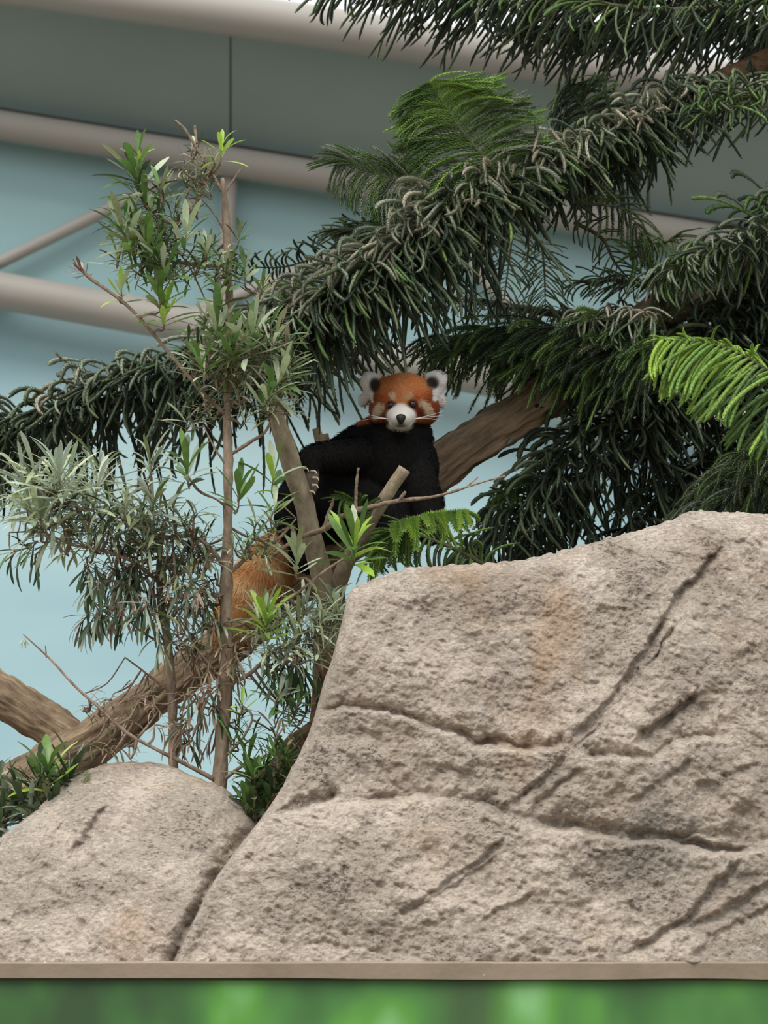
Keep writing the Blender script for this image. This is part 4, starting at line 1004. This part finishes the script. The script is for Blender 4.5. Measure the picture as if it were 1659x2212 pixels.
BR = [
 [(484, 420, YS, 5), (455, 370, YS, 5), (425, 320, YS - .01, 4), (400, 280, YS - .01, 4), (378, 260, YS - .01, 4)],
 [(425, 310, YS - .01, 3), (422, 285, YS, 4), (421, 272, YS, 4)],
 [(484, 420, YS, 4), (500, 395, YS, 3), (520, 365, YS, 2)],
 [(455, 372, YS, 5), (438, 410, YS - .02, 5), (415, 450, YS - .02, 5), (385, 482, YS - .03, 4), (340, 470, YS - .03, 4), (300, 420, YS - .04, 3)],
 [(490, 510, YS, 3), (465, 465, YS - .02, 2.5), (437, 432, YS - .02, 2)],
 [(493, 575, YS, 6), (430, 572, YS + .02, 7), (360, 562, YS + .02, 6), (300, 545, YS + .02, 5), (262, 530, YS + .02, 3)],
 [(380, 565, YS + .02, 4), (350, 530, YS, 3), (300, 500, YS, 3)],
 [(492, 900, YS, 6), (440, 850, YS - .03, 6), (380, 780, YS - .04, 5), (330, 720, YS - .05, 5), (280, 665, YS - .06, 5), (225, 622, YS - .07, 5), (190, 598, YS - .07, 6), (170, 572, YS - .07, 4)],
 [(495, 650, YS, 4), (535, 640, YS - .02, 4), (560, 620, YS - .02, 4), (570, 590, YS - .02, 3)],
 [(494, 700, YS, 3), (475, 660, YS - .02, 3), (475, 640, YS - .02, 3)],
 [(474, 730, YS - .02, 2), (440, 640, YS - .02, 2.2), (405, 570, YS - .02, 2.2), (372, 530, YS - .02, 2)],
 [(492, 830, YS, 5), (530, 780, YS - .02, 4), (560, 740, YS - .03, 4)],
 [(492, 860, YS, 5), (450, 800, YS - .03, 4), (430, 750, YS - .03, 3)],
 [(493, 985, YS, 5), (540, 955, YS - .02, 5), (575, 930, YS - .03, 4), (600, 870, YS - .03, 3), (618, 820, YS - .03, 2)],
 [(493, 1010, YS, 4), (465, 970, YS - .02, 3), (440, 920, YS - .02, 2)],
 [(491, 1100, YS, 4), (470, 1080, YS - .02, 3), (430, 1060, YS - .02, 4), (400, 1020, YS - .03, 3)],
 [(490, 1235, YS, 8), (460, 1190, YS - .03, 6), (420, 1160, YS - .04, 5), (360, 1160, YS - .05, 5), (310, 1150, YS - .05, 3)],
 [(346, 1260, YS + .05, 6), (290, 1215, YS, 5), (220, 1190, YS - .02, 4), (150, 1175, YS - .03, 4), (90, 1150, YS - .03, 3), (20, 1150, YS - .03, 2)],
 [(150, 1175, YS - .03, 4), (130, 1110, YS - .04, 4), (125, 1060, YS - .05, 4)],
 [(348, 1220, YS + .05, 4), (330, 1130, YS + .02, 3), (325, 1040, YS, 3)],
 [(348, 1290, YS + .05, 4), (290, 1270, YS, 3), (235, 1255, YS - .02, 3), (190, 1290, YS - .02, 2)],
 [(490, 1245, YS, 7), (540, 1200, YS - .03, 5), (600, 1165, YS - .05, 4), (640, 1120, YS - .06, 2)],
 [(490, 1365, YS, 6), (560, 1330, YS - .03, 5), (630, 1290, YS - .05, 4), (700, 1235, YS - .07, 4), (745, 1205, YS - .08, 3)],
 [(490, 1480, YS, 6), (540, 1455, YS - .02, 6), (600, 1400, YS - .04, 4), (690, 1350, YS - .05, 3), (730, 1310, YS - .05, 2)],
 [(488, 1400, YS, 4), (530, 1380, YS - .03, 4), (575, 1360, YS - .04, 3)],
 [(474, 1690, YS, 8), (400, 1650, YS - .04, 6), (330, 1615, YS - .06, 5), (270, 1580, YS - .07, 5), (215, 1530, YS - .08, 4), (160, 1480, YS - .08, 4), (110, 1425, YS - .08, 3), (50, 1370, YS - .08, 2)],
 [(100, 1420, YS - .08, 2), (99, 1405, YS - .08, 2), (98, 1395, YS - .08, 1.5)],
 [(476, 1690, YS, 6), (530, 1650, YS - .03, 4), (590, 1625, YS - .04, 4), (640, 1570, YS - .05, 2), (690, 1500, YS - .05, 1.5)],
 [(480, 1640, YS, 4), (520, 1600, YS - .02, 3), (545, 1550, YS - .03, 3), (520, 1520, YS - .03, 2)],
 [(372, 1500, YS + .06, 4), (310, 1450, YS + .02, 3), (270, 1420, YS, 2)],
 [(366, 1400, YS + .06, 4), (300, 1360, YS + .02, 3), (250, 1310, YS, 2)],
 [(488, 1340, YS, 4), (420, 1370, YS + .02, 3), (380, 1400, YS + .05, 3)],
 [(486, 1480, YS, 4), (440, 1420, YS - .03, 3), (400, 1370, YS - .03, 2)],
 [(486, 1560, YS, 3), (440, 1510, YS - .03, 2), (400, 1500, YS - .03, 2)],
]
for b_ in BR: sh.branch(b_, 22, 'twig' if b_[0][3] < 6 else 'stem')
# rosettes that read singly
LI = [('lime', 1)]; MG = [('green', 4), ('dark', 2), ('pale', 2), ('olive', 1)]; DG = [('dark', 4), ('green', 3), ('olive', 2), ('pale', 1)]; PS = [('silver', 4), ('pale', 4), ('olive', 1)]; PG = [('pale', 3), ('green', 3), ('olive', 1)]  # pale leaves in MG and DG stand in for sky sheen
KEY = [(477, 335, 8, 52, [('lime', 3), ('pale', 1)], (0.1, -0.3, 1)), (300, 400, 15, 82, DG, (-0.45, -0.3, 1)), (310, 440, 12, 70, MG, (-0.7, -0.2, .7)), (345, 420, 10, 56, DG, (0, -0.4, 1)), (300, 345, 6, 46, [('green', 2), ('lime', 1)], (-0.1, -.2, 1)),
       (275, 520, 15, 80, MG, (-0.5, -0.3, 1)), (320, 545, 13, 70, MG, (-.2, -.4, 1)), (400, 525, 10, 70, [('green', 2), ('pale', 3)], (0.15, -0.3, 1)), (445, 550, 9, 48, PG, (0, -.4, 1)), (355, 585, 12, 66, DG, (-.3, -.4, .5)),
       (262, 640, 7, 48, [('lime', 2), ('pale', 3)], (0, -.4, 1)), (355, 690, 11, 66, [('lime', 3), ('green', 1)], (0.1, -0.35, 1)), (345, 650, 10, 66, MG, (0, -.2, 1)), (478, 650, 9, 58, DG, (-.1, -.3, 1)), (530, 600, 9, 56, [('pale', 3), ('green', 2), ('dark', 2)], (0, -.3, 1)), (565, 630, 8, 46, DG, (.3, -.3, .8)), (515, 520, 7, 38, DG, (.2, -.3, 1)),
       (470, 730, 12, 78, PG, (-.1, -.4, 1)), (545, 745, 13, 84, [('pale', 4), ('green', 2)], (.1, -.45, 1)), (590, 745, 9, 60, PG, (.5, -.3, .8)), (505, 770, 11, 66, PG, (0, -.6, .8)), (440, 800, 10, 60, PG, (-.4, -.4, .8)),
       (600, 830, 13, 70, [('pale', 3), ('green', 3)], (.6, -.4, .7)), (575, 870, 10, 60, PG, (.4, -.5, .6)), (620, 800, 8, 56, [('pale', 2), ('green', 2)], (.5, -.3, 1)),
       (405, 1030, 13, 74, [('green', 3), ('dark', 2), ('silver', 2)], (-.15, -.35, 1)), (515, 1080, 9, 66, [('green', 4), ('dark', 2)], (.1, -.35, 1)), (590, 1045, 7, 70, [('lime', 2), ('green', 3), ('pale', 1)], (0.1, -.3, 1)), (590, 1110, 8, 56, [('green', 2), ('pale', 2)], (.3, -.3, .9)), (375, 1110, 5, 50, [('olive', 2), ('lime', 1)], (0, -.3, 1)),
       (130, 1060, 24, 98, PS, (-.05, -.35, 1)), (205, 1075, 16, 80, PS, (.3, -.35, 1)), (75, 1110, 14, 84, PS, (-.6, -.3, .6)), (325, 1020, 16, 70, PS, (0, -.35, 1)), (270, 1110, 15, 74, PS, (0, -.5, .8)), (330, 1100, 12, 66, [('silver', 2), ('olive', 2), ('green', 1)], (.2, -.4, .8)),
       (640, 1225, 11, 66, [('pale', 4), ('olive', 2)], (0, -.35, 1)), (765, 1195, 16, 82, [('lime', 3), ('green', 3), ('pale', 1)], (.05, -.35, 1)), (575, 1360, 12, 72, [('lime', 3), ('green', 2)], (.1, -.35, 1)),
       (640, 1380, 16, 66, PS, (.3, -.4, .8)), (690, 1350, 14, 60, PS, (.4, -.35, .8)), (620, 1420, 12, 60, PS, (.2, -.5, .5)), (700, 1400, 10, 52, PS, (.5, -.3, .5)), (600, 1510, 10, 50, [('green', 2), ('silver', 2)], (.3, -.3, .8)), (640, 1530, 9, 46, [('green', 2), ('dark', 2)], (.3, -.3, .8)), (522, 1530, 4, 40, [('lime', 1)], (0.1, -.3, 1))]
for k in KEY: sh.rosette(k[0], k[1], YS - 0.06 - random.random() * 0.04, k[2], k[3], k[4], k[5], part=(k[4] is not DG and k[3] >= 56), narrow=(k[4] is PS))
# looser filling leaves
def fill(x0, x1, y0, y1, n, size, mix, axis, nl=8, narrow=True, Y=YS, stem=True, spread=(15, 85)):
    for i in range(int(n * 1.7)):
        ax = np.array(axis) + np.array([random.uniform(-.6, .6), random.uniform(-.5, .2), random.uniform(-.3, .3)])
        sh.rosette(random.uniform(x0, x1), random.uniform(y0, y1), Y + random.uniform(-.08, .08), nl, size * random.uniform(.7, 1.2), mix, ax, narrow=narrow, stem=stem, spread=spread)
fill(390, 460, 300, 430, 8, 38, [('olive', 2), ('dark', 2), ('dry', 2), ('pale', 1)], (0, -.2, 1), 6)
fill(330, 430, 390, 510, 9, 44, DG, (0, -.3, 1), 7)
fill(250, 370, 490, 600, 12, 60, MG, (-.3, -.4, .7), 9)
fill(360, 500, 530, 600, 10, 46, MG, (0, -.4, .7), 8)
fill(400, 640, 750, 920, 26, 52, [('olive', 3), ('dark', 3), ('pale', 2), ('dry', 2)], (.1, -.5, .6), 8)
fill(440, 600, 690, 800, 8, 58, PG, (0, -.5, .8), 9)
fill(40, 240, 1030, 1150, 14, 76, PS, (0, -.4, .7), 9)
fill(100, 360, 1090, 1200, 20, 60, [('silver', 3), ('olive', 2), ('dark', 2), ('pale', 2)], (0, -.4, .4), 8)
fill(230, 480, 1110, 1230, 20, 54, [('olive', 3), ('dark', 2), ('silver', 2), ('dry', 1)], (0, -.4, .3), 8)
fill(10, 110, 1170, 1230, 3, 74, [('dark', 2), ('green', 1)], (-.5, -.3, -.6), 4, spread=(10, 60))
fill(180, 340, 1220, 1340, 18, 60, [('dark', 4), ('silver', 2), ('dry', 1)], (-.2, -.2, -.8), 7, spread=(10, 70))
fill(330, 480, 1200, 1400, 24, 48, [('dry', 2), ('silver', 2), ('olive', 2), ('dark', 2)], (0, -.3, -.3), 7)
fill(500, 620, 1100, 1200, 6, 46, [('dark', 2), ('pale', 2), ('green', 2)], (.2, -.4, .5), 7)
fill(540, 740, 1300, 1440, 24, 54, PS, (.3, -.4, .4), 8)
fill(570, 700, 1430, 1480, 6, 66, [('dark', 4)], (.2, -.2, -.9), 5, spread=(10, 50))
fill(400, 520, 1380, 1530, 14, 42, [('dry', 5), ('olive', 1)], (0, -.3, -.2), 7)
fill(180, 420, 1480, 1640, 20, 40, [('dry', 5), ('olive', 1)], (0, -.3, .0), 5)
fill(370, 480, 1500, 1600, 6, 52, [('dark', 2), ('dry', 2)], (0, -.1, -1), 4, spread=(5, 35))
fill(500, 640, 1500, 1640, 9, 44, [('dry', 1), ('green', 2), ('dark', 2)], (.2, -.3, .5), 6)
sh.rosette(52, 1382, YS - .08, 7, 16, [('pale', 1)], (-.3, -.2, -.6), stem=False)
sh.rosette(180, 590, YS - .07, 12, 30, [('dry', 1)], (-.6, -.2, .5), stem=False)
sh.done()

def bush(cx, cy, Y, label, stems, ros, budget):
    b = Shrub('shrub', P(cx, cy, Y), label, budget)
    for s_ in stems: b.branch(s_, 14, 'twig')
    for r_ in ros: b.rosette(*r_[:2], r_[2], *r_[3:6], axis=r_[6], part=r_[7], narrow=r_[8])
    b.done()
YB = 6.12
random.seed(5)
ros = [(105, 1690, YB - .03, 12, 82, [('green', 3), ('lime', 1)], (0, -.35, 1), True, False)]
ros += [(random.uniform(-30, 170), random.uniform(1680, 1800), YB + random.uniform(-.03, .06), 9, random.uniform(50, 80), [('dark', 4), ('olive', 2), ('silver', 2)], (random.uniform(-.5, .5), -.4, .8), False, False) for _ in range(26)]
bush(60, 1900, YB, 'low leafy shrub at the left edge behind the domed boulder', [[(60, 1900, YB, 8), (80, 1790, YB, 6), (105, 1700, YB, 4)], [(40, 1900, YB, 7), (10, 1800, YB, 5), (-10, 1720, YB, 3)], [(80, 1880, YB, 6), (130, 1780, YB, 4), (150, 1720, YB, 3)]], ros, 40)
YB2 = 6.1
ros = [(random.uniform(525, 640), random.uniform(1640, 1770), YB2 + random.uniform(-.03, .06), 8, random.uniform(40, 66), [('dark', 4), ('green', 3), ('olive', 1)], (random.uniform(-.4, .4), -.4, .8), i < 6, False) for i in range(20)]
ros += [(596, 1600, YB2, 8, 36, [('dark', 2), ('dry', 1)], (0, -.3, 1), False, False)]
bush(585, 1880, YB2, 'dark leafy shrub in the notch between the two boulders', [[(585, 1880, YB2, 6), (592, 1700, YB2, 5), (596, 1580, YB2, 5)], [(570, 1880, YB2, 6), (550, 1760, YB2, 4), (535, 1710, YB2, 3)], [(600, 1880, YB2, 5), (620, 1740, YB2, 4), (635, 1660, YB2, 3)]], ros, 40)
# mossy root behind the notch
V, F = tube(*pxpath([(540, 1760, 6.45, 40), (600, 1690, 6.45, 44), (650, 1620, 6.45, 36), (720, 1560, 6.45, 30), (800, 1500, 6.45, 28)], 30), 16, 0.12, 14, 3)
tag(mkobj('log', V, F, M['log_brown']), 'dark mossy log half hidden in the notch between the boulders', 'log')
